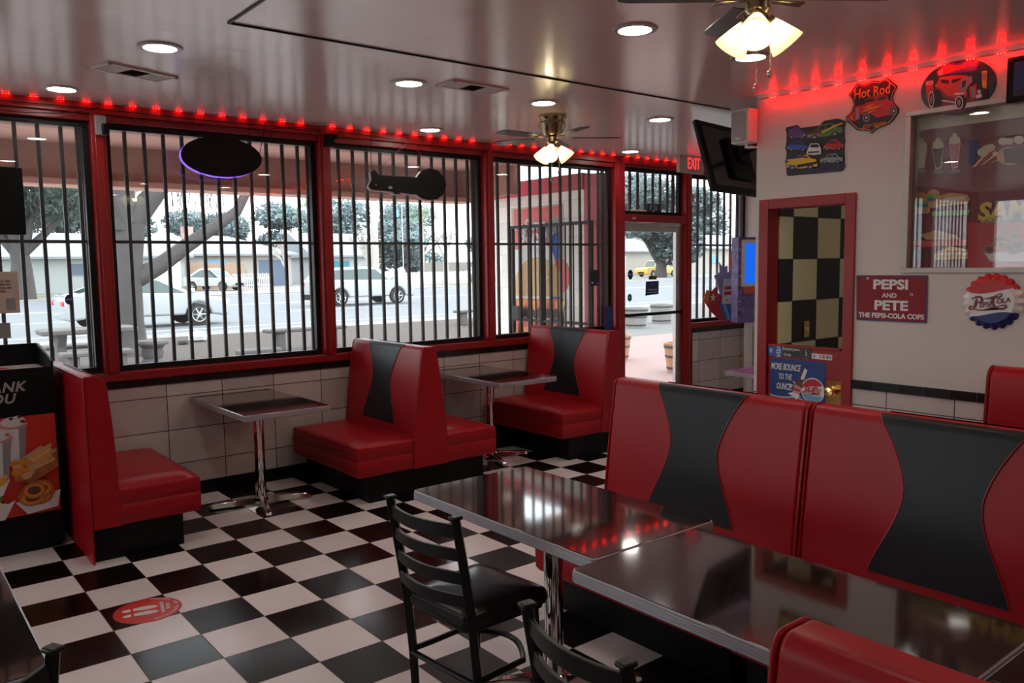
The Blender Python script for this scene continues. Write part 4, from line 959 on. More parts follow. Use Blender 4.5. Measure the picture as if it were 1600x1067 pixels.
# ================================================================== CARS
def car(name, label, loc, rz, paint, L=4.6, Wd=1.8, Hh=1.45, kind='sedan', wb=2.7, group=None):
    """faces +x, origin between the wheels on the ground"""
    o = thing(name, label, 'car', loc, rz, group); wr = .33 if kind == 'sedan' else .36; x0, x1 = -L/2, L/2; bz = .20 if kind == 'sedan' else .26
    wx = (-wb/2, wb/2)
    if kind == 'sedan': up = [(x1, .42), (x1-.03, .66), (x1-.25, .80), (x1-.8, .92), (x1-1.3, .98), (x0+.95, 1.04), (x0+.15, 1.05), (x0, .90), (x0+.05, .42)]; cab = [(x1-1.1, .94), (x1-2.0, Hh-.03), (x1-2.5, Hh), (x0+1.5, Hh-.03), (x0+.45, 1.02)]
    elif kind == 'suv': up = [(x1, .55), (x1-.05, .85), (x1-.35, 1.0), (x1-1.1, 1.08), (x0+.2, 1.14), (x0+.02, 1.1), (x0, .80), (x0+.04, .5)]; cab = [(x1-1.15, 1.06), (x1-1.85, Hh-.04), (x1-2.5, Hh), (x0+.55, Hh-.06), (x0+.15, 1.12)]
    else: up = [(x1, .55), (x1-.03, .95), (x1-.2, 1.03), (x1-1.35, 1.12), (x0+1.9, 1.14), (x0+.02, 1.12), (x0, .80), (x0, .55)]; cab = [(x1-1.35, 1.08), (x1-1.95, Hh-.04), (x1-2.4, Hh), (x0+2.15, Hh-.02), (x0+1.9, 1.10)]
    pts = list(up)
    lowx = x0+.1; pts.append((lowx, bz+.08))
    for c in wx:
        for i in range(9): t = pi-pi*i/8; pts.append((c+(wr+.05)*cos(t), max(bz, wr+(wr+.05)*sin(t))))
    pts.append((x1-.08, bz+.05))
    MB().prism(pts, -Wd/2, Wd/2, plane='xz').build('body', paint, o, .07, 3)
    m = MB(); k = .80; n = len(cab); vs = []
    for s in (-1, 1):
        for x, z in cab: t = (z-cab[0][1])/(Hh-cab[0][1]); vs.append((x, s*(Wd/2-.06)*(1-.18*max(0, t)), z))
    fs = [tuple(range(n))[::-1] if True else 0, tuple(range(n, 2*n))]+[(i, n+i, n+(i+1) % n, (i+1) % n) for i in range(n)]
    m.add(vs, [f[::-1] for f in fs]); m.build('cabin', paint, o, .03, 2)
    # window glass
    g = MB(); cx = sum(x for x, z in cab)/n; cz = sum(z for x, z in cab)/n
    ins = [(cx+(x-cx)*.86, cab[0][1]+.04+(z-cab[0][1])*.82) for x, z in cab]
    for s in (-1, 1):
        vs = [(x, s*((Wd/2-.06)*(1-.18*max(0, (z-cab[0][1])/(Hh-cab[0][1])))+.008), z) for x, z in ins]; g.add(vs, [tuple(range(n)) if s > 0 else tuple(range(n))[::-1]])
    def pane(i, j):
        a, b = Vector((cab[i][0], 0, cab[i][1])), Vector((cab[j][0], 0, cab[j][1])); d = b-a; nn = Vector((-d.z, 0, d.x)).normalized()*.012
        if nn.z < 0: nn = -nn
        a2, b2 = a+d*.1+nn, a+d*.92+nn; g.add([(a2.x, -Wd/2*.78, a2.z), (a2.x, Wd/2*.78, a2.z), (b2.x, Wd/2*.70, b2.z), (b2.x, -Wd/2*.70, b2.z)], [(0, 1, 2, 3)])
    pane(0, 1); pane(n-1, n-2)
    g.build('car_windows', 'carglass', o, smooth=0)
    px_ = (cab[1][0]+cab[-2][0])/2; MB().box((px_-.04, -Wd/2+.02, cab[0][1]), (px_+.04, Wd/2-.02, cab[0][1]+.05)).build('pillar', paint, o)
    for c in wx:
        for s in (-1, 1):
            y = s*(Wd/2-.10)
            wh = MB().lathe([(.0001, -.10), (wr*.6, -.10), (wr, -.08), (wr, .08), (wr*.6, .10), (.0001, .10)], (c, y, wr), 24, mx=Matrix.Rotation(pi/2, 4, 'X')).build('wheel', 'tyre', o)
            m = MB(); m.cyl((c, y+s*.095, wr), (c, y+s*.106, wr), wr*.22, 12)
            m.lathe([(wr*.60, -.0), (wr*.66, -.006), (wr*.66, .006), (wr*.60, .0)], (c, y+s*.104, wr), 24, mx=Matrix.Rotation(pi/2, 4, 'X'))
            for j in range(6): t = j*pi/3; m.tube([(c, y+s*.10, wr), (c+wr*.62*cos(t), y+s*.10, wr+wr*.62*sin(t))], .022, 5)
            m.build('rim', 'rim', wh)
    for s in (-1, 1):
        zt = up[-3][1] if kind == 'sedan' else .95
        MB().box((x0-.01, s*(Wd/2-.02), .72 if kind == 'sedan' else .88), (x0+.38, s*(Wd/2-.35), .86 if kind == 'sedan' else 1.02)).build('tail_lamp', 'taillight', o, .02) if kind != 'truck' else MB().box((x0-.01, s*(Wd/2+.005), .80), (x0+.08, s*(Wd/2-.18), 1.05)).build('tail_lamp', 'taillight', o, .01)
        MB().box((x1-.42, s*(Wd/2-.01), .64), (x1-.02, s*(Wd/2-.35), .76)).build('head_lamp', 'headlight', o, .02)
        MB().box((cab[0][0]-.1, s*(Wd/2-.05), cab[0][1]+.05), (cab[0][0]+.02, s*(Wd/2+.12), cab[0][1]+.18)).build('wing_mirror', paint, o, .02)
    MB().box((x1-.03, -.5, .40), (x1+.015, .5, .58)).build('grille', 'bmatte', o, .01)
    if kind == 'truck': MB().box((x0+.10, -Wd/2+.12, .9), (x0+1.85, Wd/2-.12, 1.145)).build('bed_liner', 'bmatte', o)
    if kind == 'suv': MB().box((x0+.02, -Wd/2+.1, bz), (x0+.5, Wd/2-.1, .5)).build('bumper', 'bmatte', o, .03)
    return o
car('sedan_car', 'white sedan driving on the road outside behind the large tree', (5.88, 20.75, 0), 0, 'carwhite')
car('suv_car', 'white station wagon on the road outside the window with the long sign', (17.0, 28.0, 0), 0, 'carwhite', 4.75, 1.9, 1.66, 'suv', 2.85)
car('parked_car', 'silver parked car facing the road in front of the orange wooden fence', (20.9, 58.6, .01), R(-55), 'carsilver', 4.5, 1.8, 1.7)
car('pickup_truck', 'dark pickup truck parked in the driveway behind the white gate', (25.1, 65.5, .01), R(180), 'cardark', 5.4, 1.95, 1.95, 'truck', 3.3)
car('parked_car', 'pale parked car across the road at the right end of the brown fence', (48.4, 61.0, 0), R(15), 'carsilver', 4.4, 1.8, 1.55)
car('pickup_truck', 'yellow pickup truck parked across the road, seen through the door', (74.6, 61.0, 0), R(180), 'caryellow', 5.8, 2.0, 1.95, 'truck', 3.6)
car('parked_car', 'pale parked car just right of the yellow pickup', (80.3, 64.0, 0), R(170), 'carsilver', 4.8, 1.9, 1.7)

# ================================================================== FAR SIDE OF THE ROAD
def house(label, x0, x1, y0, y1, eave, ridge, wallm, feats, over=.6, hip=False):
    o = thing('house', label, 'house', (x0, y0, 0)); W, D = x1-x0, y1-y0
    MB().box((0, 0, -.02), (W, D, eave)).build('wall', wallm, o)
    m = MB(); a, b, c, d = (-over, -over, eave), (W+over, -over, eave), (W+over, D+over, eave), (-over, D+over, eave)
    hx = D/2 if hip else -over; e, f = (hx, D/2, ridge), (W-hx, D/2, ridge); lo = -.15
    m.add([a, b, c, d, e, f, (a[0], a[1], eave-.18), (b[0], b[1], eave-.18), (c[0], c[1], eave-.18), (d[0], d[1], eave-.18)], [(0, 1, 5, 4), (2, 3, 4, 5), (1, 2, 5), (3, 0, 4), (0, 6, 7, 1), (1, 7, 8, 2), (2, 8, 9, 3), (3, 9, 6, 0), (9, 8, 7, 6)])
    m.build('roof', 'roof', o, smooth=0)
    for nm, fx0, fx1, z0, z1, mm in feats:
        fr = MB().box((fx0-x0-.08, -.05, z0-.06), (fx1-x0+.08, -.002, z1+.08)).build(nm, 'houseW', o)
        MB().box((fx0-x0, -.08, z0), (fx1-x0, -.045, z1)).build(nm+'_panel', mm, fr)
    return o
house('white house far left with a dark window and pale roof', -6, 14.5, 64, 74, 2.75, 4.7, 'houseW', [('window', 12.0, 13.1, 1.35, 2.2, 'garage'), ('window', 5, 7, 1.3, 2.3, 'garage')])
house('house with the white garage door behind the sedan', 16.3, 19.6, 61.5, 70, 2.75, 4.2, 'houseW', [('garage_door', 16.8, 19.3, 0, 2.3, 'pw')])
house('beige house with a dark blue garage door and a brick chimney', 21.2, 31.8, 69, 78, 3.0, 4.8, 'houseB', [('garage_door', 28.6, 31.1, 0, 2.45, 'garage'), ('window', 23.8, 25.6, 1.4, 2.4, 'skyb')], hip=True)
o = MB().box((0, 0, 0), (.9, .9, 1.4)).build('chimney', 'chim', loc=(2.0, 4.0, 4.2)); o.parent = [x for x in col.objects if x.name.startswith('house') and 'chimney' in x.get('label', '')][0]
house('pale-roofed house seen above the station wagon', 36.5, 43.0, 74, 84, 2.9, 5.4, 'houseW', [('window', 38.5, 40.5, 1.2, 2.3, 'teal')])
house('long cream house with white garage doors, seen through the entrance door', 70, 84, 68, 80, 3.2, 5.0, 'houseB', [('garage_door', 71.5, 76.5, 0, 2.6, 'pw')])
house('cream house right of the entrance door with one small window', 88, 118, 70, 82, 3.6, 5.8, 'houseB', [('window', 96, 98.2, 1.5, 2.5, 'skyb')])
def wall_fence(name, label, x0, x1, y, h, mm, gap=0, bw=.14):
    o = thing(name, label, 'fence', (x0, y, 0)); m = MB(); n = int((x1-x0)/(bw+gap))
    for k in range(n): m.box((k*(bw+gap), 0, .0), (k*(bw+gap)+bw-.01, .03, h+(.05 if k % 2 else 0)))
    m.build('boards', mm, o); MB().box((0, .03, .3), (x1-x0, .07, .4)).box((0, .03, h-.4), (x1-x0, .07, h-.3)).build('rail', mm, o)
wall_fence('wooden_fence', 'orange wooden board fence behind the parked silver car', 20.15, 24.9, 60.9+1.3, 2.1, 'fence'); wall_fence('wooden_fence', 'grey-brown board fence at the right of the station wagon', 43.2, 54, 63.5, 2.0, 'fenceg')
wall_fence('picket_fence', 'white picket fence across the road behind the station wagon', 34.0, 44.2, 57.5, 1.1, 'pw', .05, .12)
wall_fence('driveway_gate', 'white picket driveway gate in front of the dark pickup', 22.5, 25.6, 59.0, 1.25, 'pw', .07, .09)
def bg_tree(label, x, y, h, cr, n, size, leafm, trunkr=.35, barkm='bark', seed=1, group='leafy trees across the road', lift=.35, blobs=None):
    q = random.Random(seed); tr = [(0, 0, 0), (.1, 0, h*.2), (-.05, 0, h*lift), (.1, 0, h*.7)]
    br = [(wob((0, 0, h*lift*.7), (q.uniform(-1, 1)*cr*.8, q.uniform(-.5, .5)*cr, h*q.uniform(.6, .9)), 4, .15, q), [trunkr*.6, trunkr*.45, trunkr*.3, trunkr*.2, .04]) for _ in range(6)]
    bl = blobs or [(q.uniform(-.6, .6)*cr, q.uniform(-.5, .5)*cr, h*q.uniform(lift+.15, .92), cr*q.uniform(.4, .6), cr*.5, h*q.uniform(.12, .22)) for _ in range(9)]
    return tree_at('leafy_tree', label, (x, y, 0), (tr, [trunkr*1.5, trunkr, trunkr*.9, trunkr*.4]), br, bl, n, size, leafm, barkm, group, seed)
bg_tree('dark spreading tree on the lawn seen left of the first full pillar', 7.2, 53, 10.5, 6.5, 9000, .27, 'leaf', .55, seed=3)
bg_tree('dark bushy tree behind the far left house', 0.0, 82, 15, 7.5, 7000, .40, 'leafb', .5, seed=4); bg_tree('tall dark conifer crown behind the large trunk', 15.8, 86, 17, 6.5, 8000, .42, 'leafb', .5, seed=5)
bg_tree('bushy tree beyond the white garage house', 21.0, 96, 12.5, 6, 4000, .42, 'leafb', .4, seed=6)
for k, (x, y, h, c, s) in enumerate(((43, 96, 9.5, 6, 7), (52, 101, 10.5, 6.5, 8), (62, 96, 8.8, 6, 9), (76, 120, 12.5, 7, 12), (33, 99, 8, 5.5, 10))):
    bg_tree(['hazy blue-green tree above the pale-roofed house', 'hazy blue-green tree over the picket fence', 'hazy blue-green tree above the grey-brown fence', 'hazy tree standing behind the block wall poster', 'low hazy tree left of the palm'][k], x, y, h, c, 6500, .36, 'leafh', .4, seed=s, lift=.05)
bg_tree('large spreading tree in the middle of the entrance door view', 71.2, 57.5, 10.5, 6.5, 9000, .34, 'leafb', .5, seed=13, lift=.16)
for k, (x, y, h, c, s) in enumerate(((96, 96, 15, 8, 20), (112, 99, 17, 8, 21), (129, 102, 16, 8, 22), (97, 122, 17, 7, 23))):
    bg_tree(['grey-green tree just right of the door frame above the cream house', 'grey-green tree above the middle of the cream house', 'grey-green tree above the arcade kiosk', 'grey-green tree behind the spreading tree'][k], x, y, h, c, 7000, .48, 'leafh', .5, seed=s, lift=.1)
def bare(label, x, y, h, seed, r=.14):
    q = random.Random(seed); br = []
    def grow(p, d, l, r_, dep):
        e = p+d*l; br.append(([tuple(p), tuple(p.lerp(e, .5)+Vector((q.uniform(-.05, .05), 0, 0))), tuple(e)], [r_, r_*.8, r_*.6]))
        if dep == 0: return
        for _ in range(3): grow(e, (d+Vector((q.uniform(-.8, .8), q.uniform(-.5, .5), q.uniform(-.1, .4)))).normalized(), l*q.uniform(.55, .8), r_*.6, dep-1)
    for _ in range(3): grow(Vector((0, 0, h*.42)), Vector((q.uniform(-.6, .6), 0, 1)).normalized(), h*.22, r*.7, 3)
    return tree_at('bare_tree', label, (x, y, 0), ([(0, 0, 0), (.05, 0, h*.2), (0, 0, h*.43)], [r*1.3, r, r*.9]), br, None, 0, 0, None, 'barkl', 'bare winter trees across the road', seed)
bare('small bare tree beside the white driveway gate', 26.0, 56.8, 3.9, 31); bare('bare tree behind the station wagon below the hanging sign', 37.2, 64, 5.2, 32, .2); bare('bare tree in front of the white picket fence', 41.0, 56.5, 5.0, 33, .25); bare('bare branching tree behind the big sloping branch', 18.5, 74, 11.5, 34, .35)
def palm(label, x, y, h, seed):
    q = random.Random(seed); o = thing('palm_tree', label, 'palm', (x, y, 0), 0, 'palms on the skyline'); MB().tube([(0, 0, 0), (.1, 0, h*.5), (0, 0, h)], [.3, .22, .2], 10).build('trunk', 'barkl', o); m = MB()
    for k in range(34):
        a = q.uniform(0, 2*pi); el = q.uniform(-.5, 1.2); L_ = q.uniform(1.6, 2.3); d = Vector((cos(a)*cos(el), sin(a)*cos(el), sin(el))); s = Vector((-sin(a), cos(a), 0)); p = Vector((0, 0, h)); 
        pts = [p+d*L_*t-Vector((0, 0, .9*t*t)) for t in (0, .35, .7, 1)]
        for i in range(3):
            for u in range(4):
                c = pts[i].lerp(pts[i+1], u/4)
                for sg in (-1, 1): m.add([c, c+s*sg*.5-Vector((0, 0, .35)), c+(pts[i+1]-pts[i])*.14], [(0, 1, 2)])
    m.build('fronds', 'leafc', o, smooth=0)
palm('pale palm crown left of the long hanging sign', 35.5, 72, 8.2, 1); palm('pale palm crown below the round end of the hanging sign', 53.5, 80, 8.0, 2)
o = thing('utility_pole', 'pale thick pole rising behind the long hanging sign', 'pole', (36.9, 62, 0)); MB().tube([(0, 0, 0), (0, 0, 11)], [.38, .30], 12).build('shaft', 'barkl', o)
o = thing('street_sign', 'thin sign post with a small blue sign on the far side of the road', 'sign', (40.2, 62.5, 0)); MB().tube([(0, 0, 0), (0, 0, 7.6)], .05, 8).build('post', 'alu', o); MB().prism(rrect(-.75, 6.3, -.35, 7.0, .1), -.02, .02, plane='xz').build('sign_plate', 'skyb', o)

# ================================================================== RIGHT WALL SIGNS
XS = XR-.004
def rwb(name, label, cat, px, py, X=XS):
    p = onx(px, py, X); o = board(name, label, cat, (X, p.y, p.z), (0, -1, 0), (-1, 0, 0)); o['_py'] = p.y; o['_pz'] = p.z
    def lw(*pts):
        out = []
        for x, y in pts:
            q = onx(x, y, X); out.append((-(q.y-p.y), q.z-p.z))
        return out if len(out) > 1 else out[0]
    del o['_py']; del o['_pz']
    return o, lw
def zp(pts, ox, oy, k): return [(ox+x/k, oy+y/k) for x, y in pts]
def car_art(a, f, c, glass='ink'):
    """f maps unit coordinates (0..1, 0..1) to the board"""
    q = lambda *p: [f(*t) for t in p]
    a.p(q((0, .2), (.03, .5), (.22, .62), (.38, .95), (.68, .98), (.86, .62), (1, .5), (1, .18), (.5, .08)), c)
    a.p(q((.27, .62), (.40, .88), (.52, .88), (.52, .62)), glass); a.p(q((.55, .62), (.55, .88), (.67, .88), (.78, .62)), glass)
    a.p(q((.02, .28), (.35, .20), (.35, .30), (.02, .40)), 'grey')
    for cx in (.22, .78):
        a.p([f(cx+.10*cos(t*pi/7), .16+.16*sin(t*pi/7)) for t in range(14)], 'ink'); a.p([f(cx+.055*cos(t*pi/7), .16+.09*sin(t*pi/7)) for t in range(14)], 'grey')
Z1 = lambda pts: zp(pts, 1220, 180, 10.673)
o, lw = rwb('car_collage_sign', 'dark metal sign with seven small muscle cars above the kitchen doorway', 'sign', 1275, 230)
out = lw(*Z1([(82, 240), (92, 205), (265, 162), (300, 180), (320, 210), (400, 205), (650, 170), (690, 130), (720, 95), (930, 58), (985, 62), (1020, 78), (1070, 95), (1082, 140), (1060, 200), (1065, 400), (1078, 430), (1060, 480), (1062, 680), (1068, 710), (1058, 880), (1045, 920), (1000, 935), (130, 1012), (100, 1000), (92, 830), (72, 790), (78, 740), (95, 700), (95, 600), (78, 560), (85, 500), (95, 470), (95, 290)]))
MB().prism(out, -.004, .003).build('sign_panel', mat('sign_black', (.012, .012, .016), .35), o, .001)
a = Art(.004)
def fz(x0, y0, x1, y1, sl=0, flip=False):
    def f(u, v):
        if flip: u = 1-u
        return lw(*Z1([(x0+(x1-x0)*u, y1+(y0-y1)*v-sl*u)]))
    return f
car_art(a, fz(120, 190, 425, 400, 0, True), 'purple'); a.p(lw(*Z1([(130, 240), (270, 215), (400, 260), (390, 290), (220, 360)])), 'purple')
car_art(a, fz(440, 190, 1040, 430, 100), 'green'); a.p(lw(*Z1([(670, 290), (890, 175), (1040, 120), (1050, 140), (900, 200), (700, 300)])), 'yellow'); a.p(lw(*Z1([(460, 290), (650, 230), (700, 290), (480, 330)])), 'brown')
car_art(a, fz(110, 430, 460, 600, 0), 'blue'); car_art(a, fz(720, 410, 1060, 600, 20), 'pred')
a.p(lw(*Z1([(445, 620), (470, 560), (510, 475), (640, 470), (690, 560), (685, 650), (560, 665), (450, 655)])), 'pw'); a.p(lw(*Z1([(500, 540), (520, 490), (630, 485), (660, 535)])), 'ink'); a.p(lw(*Z1([(470, 610), (660, 600), (655, 625), (475, 635)])), 'ink')
car_art(a, fz(90, 670, 630, 920, 20, False), 'yellow'); a.p(lw(*Z1([(100, 745), (380, 710), (600, 730), (630, 790), (290, 830), (200, 800)])), 'yellow'); a.p(lw(*Z1([(290, 830), (630, 770), (625, 810), (290, 880)])), 'ink'); a.p(lw(*Z1([(170, 700), (400, 670), (440, 700), (180, 735)])), 'navy')
car_art(a, fz(670, 650, 1055, 820, 20), 'grey')
a.build(o)
c = lw(*Z1([(820, 885)])); text('MUSCLE CARS', c[0], c[1], .036, 'purple', o, .0086, rot=R(2), shear=.2)
# hot rod shield
Z2 = lambda pts: zp(pts, 1315, 115, 10.67)
o, lw = rwb('shield_sign', 'shield-shaped hot rod garage sign with a flamed red car', 'sign', 1363, 167)
sh = [(770, 70), (935, 210), (885, 290), (850, 400), (880, 490), (955, 570), (950, 650), (880, 760), (800, 840), (640, 900), (560, 940), (505, 1000), (450, 960), (260, 945), (150, 850), (90, 780), (75, 715), (150, 650), (200, 520), (180, 430), (120, 360), (265, 160), (380, 180), (520, 118), (650, 130)]
MB().prism(lw(*Z2(sh)), -.004, .003).build('sign_panel', bpy.data.materials['sign_black'], o, .001)
a = Art(.004); cx, cy = 520, 520
ins = lambda k: lw(*Z2([(cx+(x-cx)*k, cy+(y-cy)*k) for x, y in sh]))
a.p(ins(.95), 'orange'); a.p(ins(.92), 'ink')
a.p(lw(*Z2([(230, 560), (280, 545), (420, 500), (400, 430), (560, 370), (760, 345), (790, 440), (870, 480), (900, 560), (830, 680), (600, 735), (540, 700), (440, 650), (330, 690), (300, 700), (240, 790), (150, 800), (90, 720), (170, 640), (220, 640)])), 'pred')
a.p(lw(*Z2([(370, 470), (440, 430), (560, 410), (570, 450), (400, 490)])), 'ink'); a.p(lw(*Z2([(600, 415), (740, 385), (745, 425), (610, 455)])), 'ink')
a.p(lw(*Z2([(245, 580), (290, 570), (305, 760), (240, 770)])), 'grey')
for fl in ([(330, 650), (460, 560), (600, 540), (700, 510), (590, 580), (500, 600)], [(340, 590), (450, 530), (560, 500), (470, 560)], [(330, 680), (420, 650), (520, 610), (610, 600), (520, 640), (430, 680)], [(90, 720), (160, 700), (200, 760), (150, 790)]): a.p(lw(*Z2(fl)), 'orange')
for x, y, rx, ry in ((420, 735, 58, 75), (880, 625, 50, 80), (120, 765, 30, 45)):
    a.p(lw(*Z2(ell(x, y, rx+14, ry+14, 20))), 'ink'); a.p(lw(*Z2(ell(x, y, rx, ry, 20))), 'grey'); a.p(lw(*Z2(ell(x, y, rx*.7, ry*.7, 20))), 'ink'); a.p(lw(*Z2(ell(x, y, rx*.3, ry*.3, 12))), 'pw')
a.build(o); c = lw(*Z2([(515, 310)])); text('Hot Rod', c[0], c[1], .082, 'orange', o, .009, sx=.80, bold=.0012, rot=R(0)); c = lw(*Z2([(535, 850)])); text('garage', c[0], c[1], .046, 'orange', o, .009, sx=1.2, shear=.5, rot=R(0))
# oval hot rod sign
Z3 = lambda pts: zp(pts, 1430, 85, 9.41)
o, lw = rwb('oval_sign', 'oval hot rod sign with a bright red roadster at the top right', 'sign', 1498, 136)
ov = [(640+555*cos(t*pi/24)*1.0-0, 480+0*t+sin(t*pi/24)*-400-.0) for t in range(48)]
ov = [(x, y+(640-x)*.16) for x, y in ov]
MB().prism(lw(*Z3(ov)), -.004, .003).build('sign_panel', bpy.data.materials['sign_black'], o, .001)
a = Art(.004); P3 = lambda pts, m_: a.p(lw(*Z3(pts)), m_)
P3([(300, 860), (700, 850), (950, 660), (560, 640), (200, 700)], 'dred'); P3([(330, 250), (560, 130), (800, 90), (930, 140), (900, 240), (500, 290), (340, 320)], 'purple')
P3([(430, 250), (470, 170), (600, 160), (700, 150), (760, 110), (790, 110), (740, 200), (560, 250), (440, 290)], 'pred2'); P3([(330, 260), (410, 200), (420, 300), (340, 320)], 'grey')
P3([(155, 400), (270, 380), (275, 440), (160, 470)], 'pink'); P3([(160, 480), (270, 440), (280, 620), (190, 700)], 'pred')
P3([(985, 250), (1060, 240), (1055, 520), (995, 530)], 'yellow'); P3([(990, 270), (1055, 265), (1050, 400), (1000, 380)], 'grey')
P3([(290, 470), (330, 420), (370, 340), (560, 310), (760, 310), (800, 340), (700, 420), (640, 480), (780, 560), (760, 640), (590, 670), (450, 600), (380, 520)], 'pred2')
P3([(380, 370), (500, 375), (505, 435), (390, 420)], 'ink'); P3([(540, 375), (690, 350), (650, 390), (545, 430)], 'ink'); P3([(290, 490), (380, 500), (470, 600), (590, 640), (590, 670), (430, 640), (330, 560)], 'dred')
P3([(640, 460), (700, 350), (840, 320), (850, 400), (780, 480), (760, 560), (680, 560)], 'grey'); P3([(700, 400), (760, 380), (740, 470), (690, 500)], 'ink')
P3([(800, 480), (910, 430), (920, 640), (820, 670)], 'pred'); P3([(830, 500), (890, 470), (895, 630), (840, 650)], 'grey'); P3([(400, 665), (590, 700), (590, 720), (400, 690)], 'pw'); P3([(580, 570), (740, 560), (720, 590), (590, 600)], 'pw')
for x, y, rx, ry in ((330, 650, 70, 130), (700, 700, 60, 100), (1010, 580, 70, 90)): P3(ell(x, y, rx, ry, 24), 'ink')
for x, y, rx, ry in ((247, 665, 42, 122), (655, 710, 60, 98)):
    P3(ell(x, y, rx, ry, 24), 'pw'); P3(ell(x, y, rx*.78, ry*.80, 24), 'ink'); P3(ell(x, y, rx*.45, ry*.5, 16), 'grey')
for x, y in ((950, 550), (930, 620), (965, 610)): P3(ell(x, y, 26, 30, 12), 'pw')
a.build(o)
# framed screen at the top right corner
o, lw = rwb('framed_picture', 'black framed dark picture cut off at the top right corner', 'picture', 1590, 122)
c0 = lw((1577, 92)); c1 = lw((1576, 162))
MB().prism([(c0[0], c1[1]), (c0[0]+.55, c1[1]), (c0[0]+.55, c0[1]), (c0[0], c0[1])], .0, .025).build('frame', 'black', o, .004)
a = Art(.0255); a.p([(c0[0]+.035, c1[1]+.03), (c0[0]+.52, c1[1]+.03), (c0[0]+.52, c0[1]-.03), (c0[0]+.035, c0[1]-.03)], 'navy')
a.p(bez([(c0[0]+.035, c1[1]+.05), (c0[0]+.15, c1[1]+.1), (c0[0]+.3, c1[1]+.12), (c0[0]+.52, c1[1]+.1)])+[(c0[0]+.52, c1[1]+.03), (c0[0]+.035, c1[1]+.03)], 'ink'); a.build(o)
# script logo: a rough hand of strokes and letters
def cola(a_parent, cx, cy, w, m_, z, rot=0):
    k = w/1.0; wk = 1.35
    a = Art(z); F = lambda p: (cx+(p[0]*cos(rot)-p[1]*sin(rot))*k, cy+(p[0]*sin(rot)+p[1]*cos(rot))*k)
    S = lambda pts, ww: a.p(stroke([F(p) for p in pts], ww*k*wk), m_)
    S(bez([(-.40, -.14), (-.52, -.18), (-.50, -.05), (-.40, -.08)]), .045); S(bez([(-.40, -.14), (-.33, -.10), (-.32, .06), (-.30, .12)]), .06)
    S(bez([(-.42, .10), (-.30, .20), (-.16, .16), (-.18, .06)])+bez([(-.18, .06), (-.20, -.01), (-.28, .02), (-.32, .03)]), .05)
    S(bez([(-.36, -.15), (-.20, -.22), (-.05, -.16), (.08, -.11)])+bez([(.08, -.11), (.2, -.2), (.38, -.16), (.36, -.10)])+bez([(.36, -.10), (.30, -.05), (.2, -.1), (.12, -.12)]), .035)
    S(bez([(.12, -.10), (.02, -.02), (.04, .10), (.16, .17)]), .065); S(bez([(.16, .17), (.24, .24), (.30, .20), (.26, .14)])+bez([(.26, .14), (.2, .10), (.15, .14), (.05, .13)])+bez([(.05, .13), (-.02, .10), (-.08, .09), (-.12, .12)]), .035)
    a.build(a_parent, 'script_strokes')
    for s_, x, y, sz in (('EPSI', -.115, -.055, .17), ('OLA', .295, .03, .17)):
        p = F((x, y)); text(s_, p[0], p[1], sz*k, m_, a_parent, z+.0015, rot=rot+R(5), shear=.2, bold=.004*k, sx=.95)
# red tin sign with words
o, lw = rwb('tin_sign', 'red tin soda sign with white words and a blue border right of the doorway', 'sign', 1392.5, 466.5)
q = lw((1338.5, 430), (1448, 430), (1447, 504), (1338.5, 499)); MB().prism(q, -.003, .003).build('sign_panel', mat('tin_red', (.26, .014, .022), .5, spec=.3), o, .001)
sx_, sy_ = (q[1][0]-q[0][0])/2, (q[0][1]-q[3][1])/2
a = Art(.003)
for b in ((-sx_, -sy_, sx_, -sy_+.006), (-sx_, sy_-.006, sx_, sy_), (-sx_, -sy_, -sx_+.006, sy_), (sx_-.006, -sy_, sx_, sy_)): a.p(B(*b), 'navy')
for x, y in ((-1, -1), (-1, 1), (1, -1), (1, 1)): a.p(ell(x*(sx_-.008), y*(sy_-.01), .004, n=8), 'ink')
a.build(o, 'border')
text('PEPSI', -.005, .083, .080, 'pw', o, .0042, bold=.0030, sx=1.25); text('AND', -.01, .018, .038, 'pw', o, .0042, sx=1.1, bold=.0008)
text('PETE', -.0, -.045, .080, 'pw', o, .0042, bold=.0030, sx=1.25); text('THE PEPSI-COLA COPS', 0, -.107, .041, 'pw', o, .0042, sx=.98, bold=.0016)
text('"', -.15, .105, .06, 'pw', o, .0042); text('"', .125, .01, .06, 'pw', o, .0042)
# bottle cap sign
cp = onx(1551.5, 471, XS); cap = board('bottle_cap_sign', 'large red white and blue metal bottle cap with a scripted cola name', 'sign', (XR-.002, cp.y, cp.z), (0, -1, 0), (-1, 0, 0))
RC = .155; nseg = 21*6; vs = []; fs = []; mi = []
prof = [(0.0, .030), (.3, .030), (.6, .030), (.76, .028), (.84, .020), (.92, .010), (1.0, .001)]
for i, (r, z) in enumerate(prof):
    for k in range(nseg):
        t = 2*pi*k/nseg; wv = .024*cos(21*t)*max(0, (r-.76)/.24); rr_ = RC*(r*(1+wv)); vs.append((rr_*cos(t), rr_*sin(t), z+(.006*cos(21*t) if r > .9 else 0)))
def capcol(x, y):
    yt = .38*RC+.10*RC*sin(x/RC*2.6+2.6)*-1; yb = -.46*RC+.10*RC*sin(x/RC*2.6+.3)
    return 0 if y > yt else (2 if y < yb else 1)
n_ = 46; cm = MB()
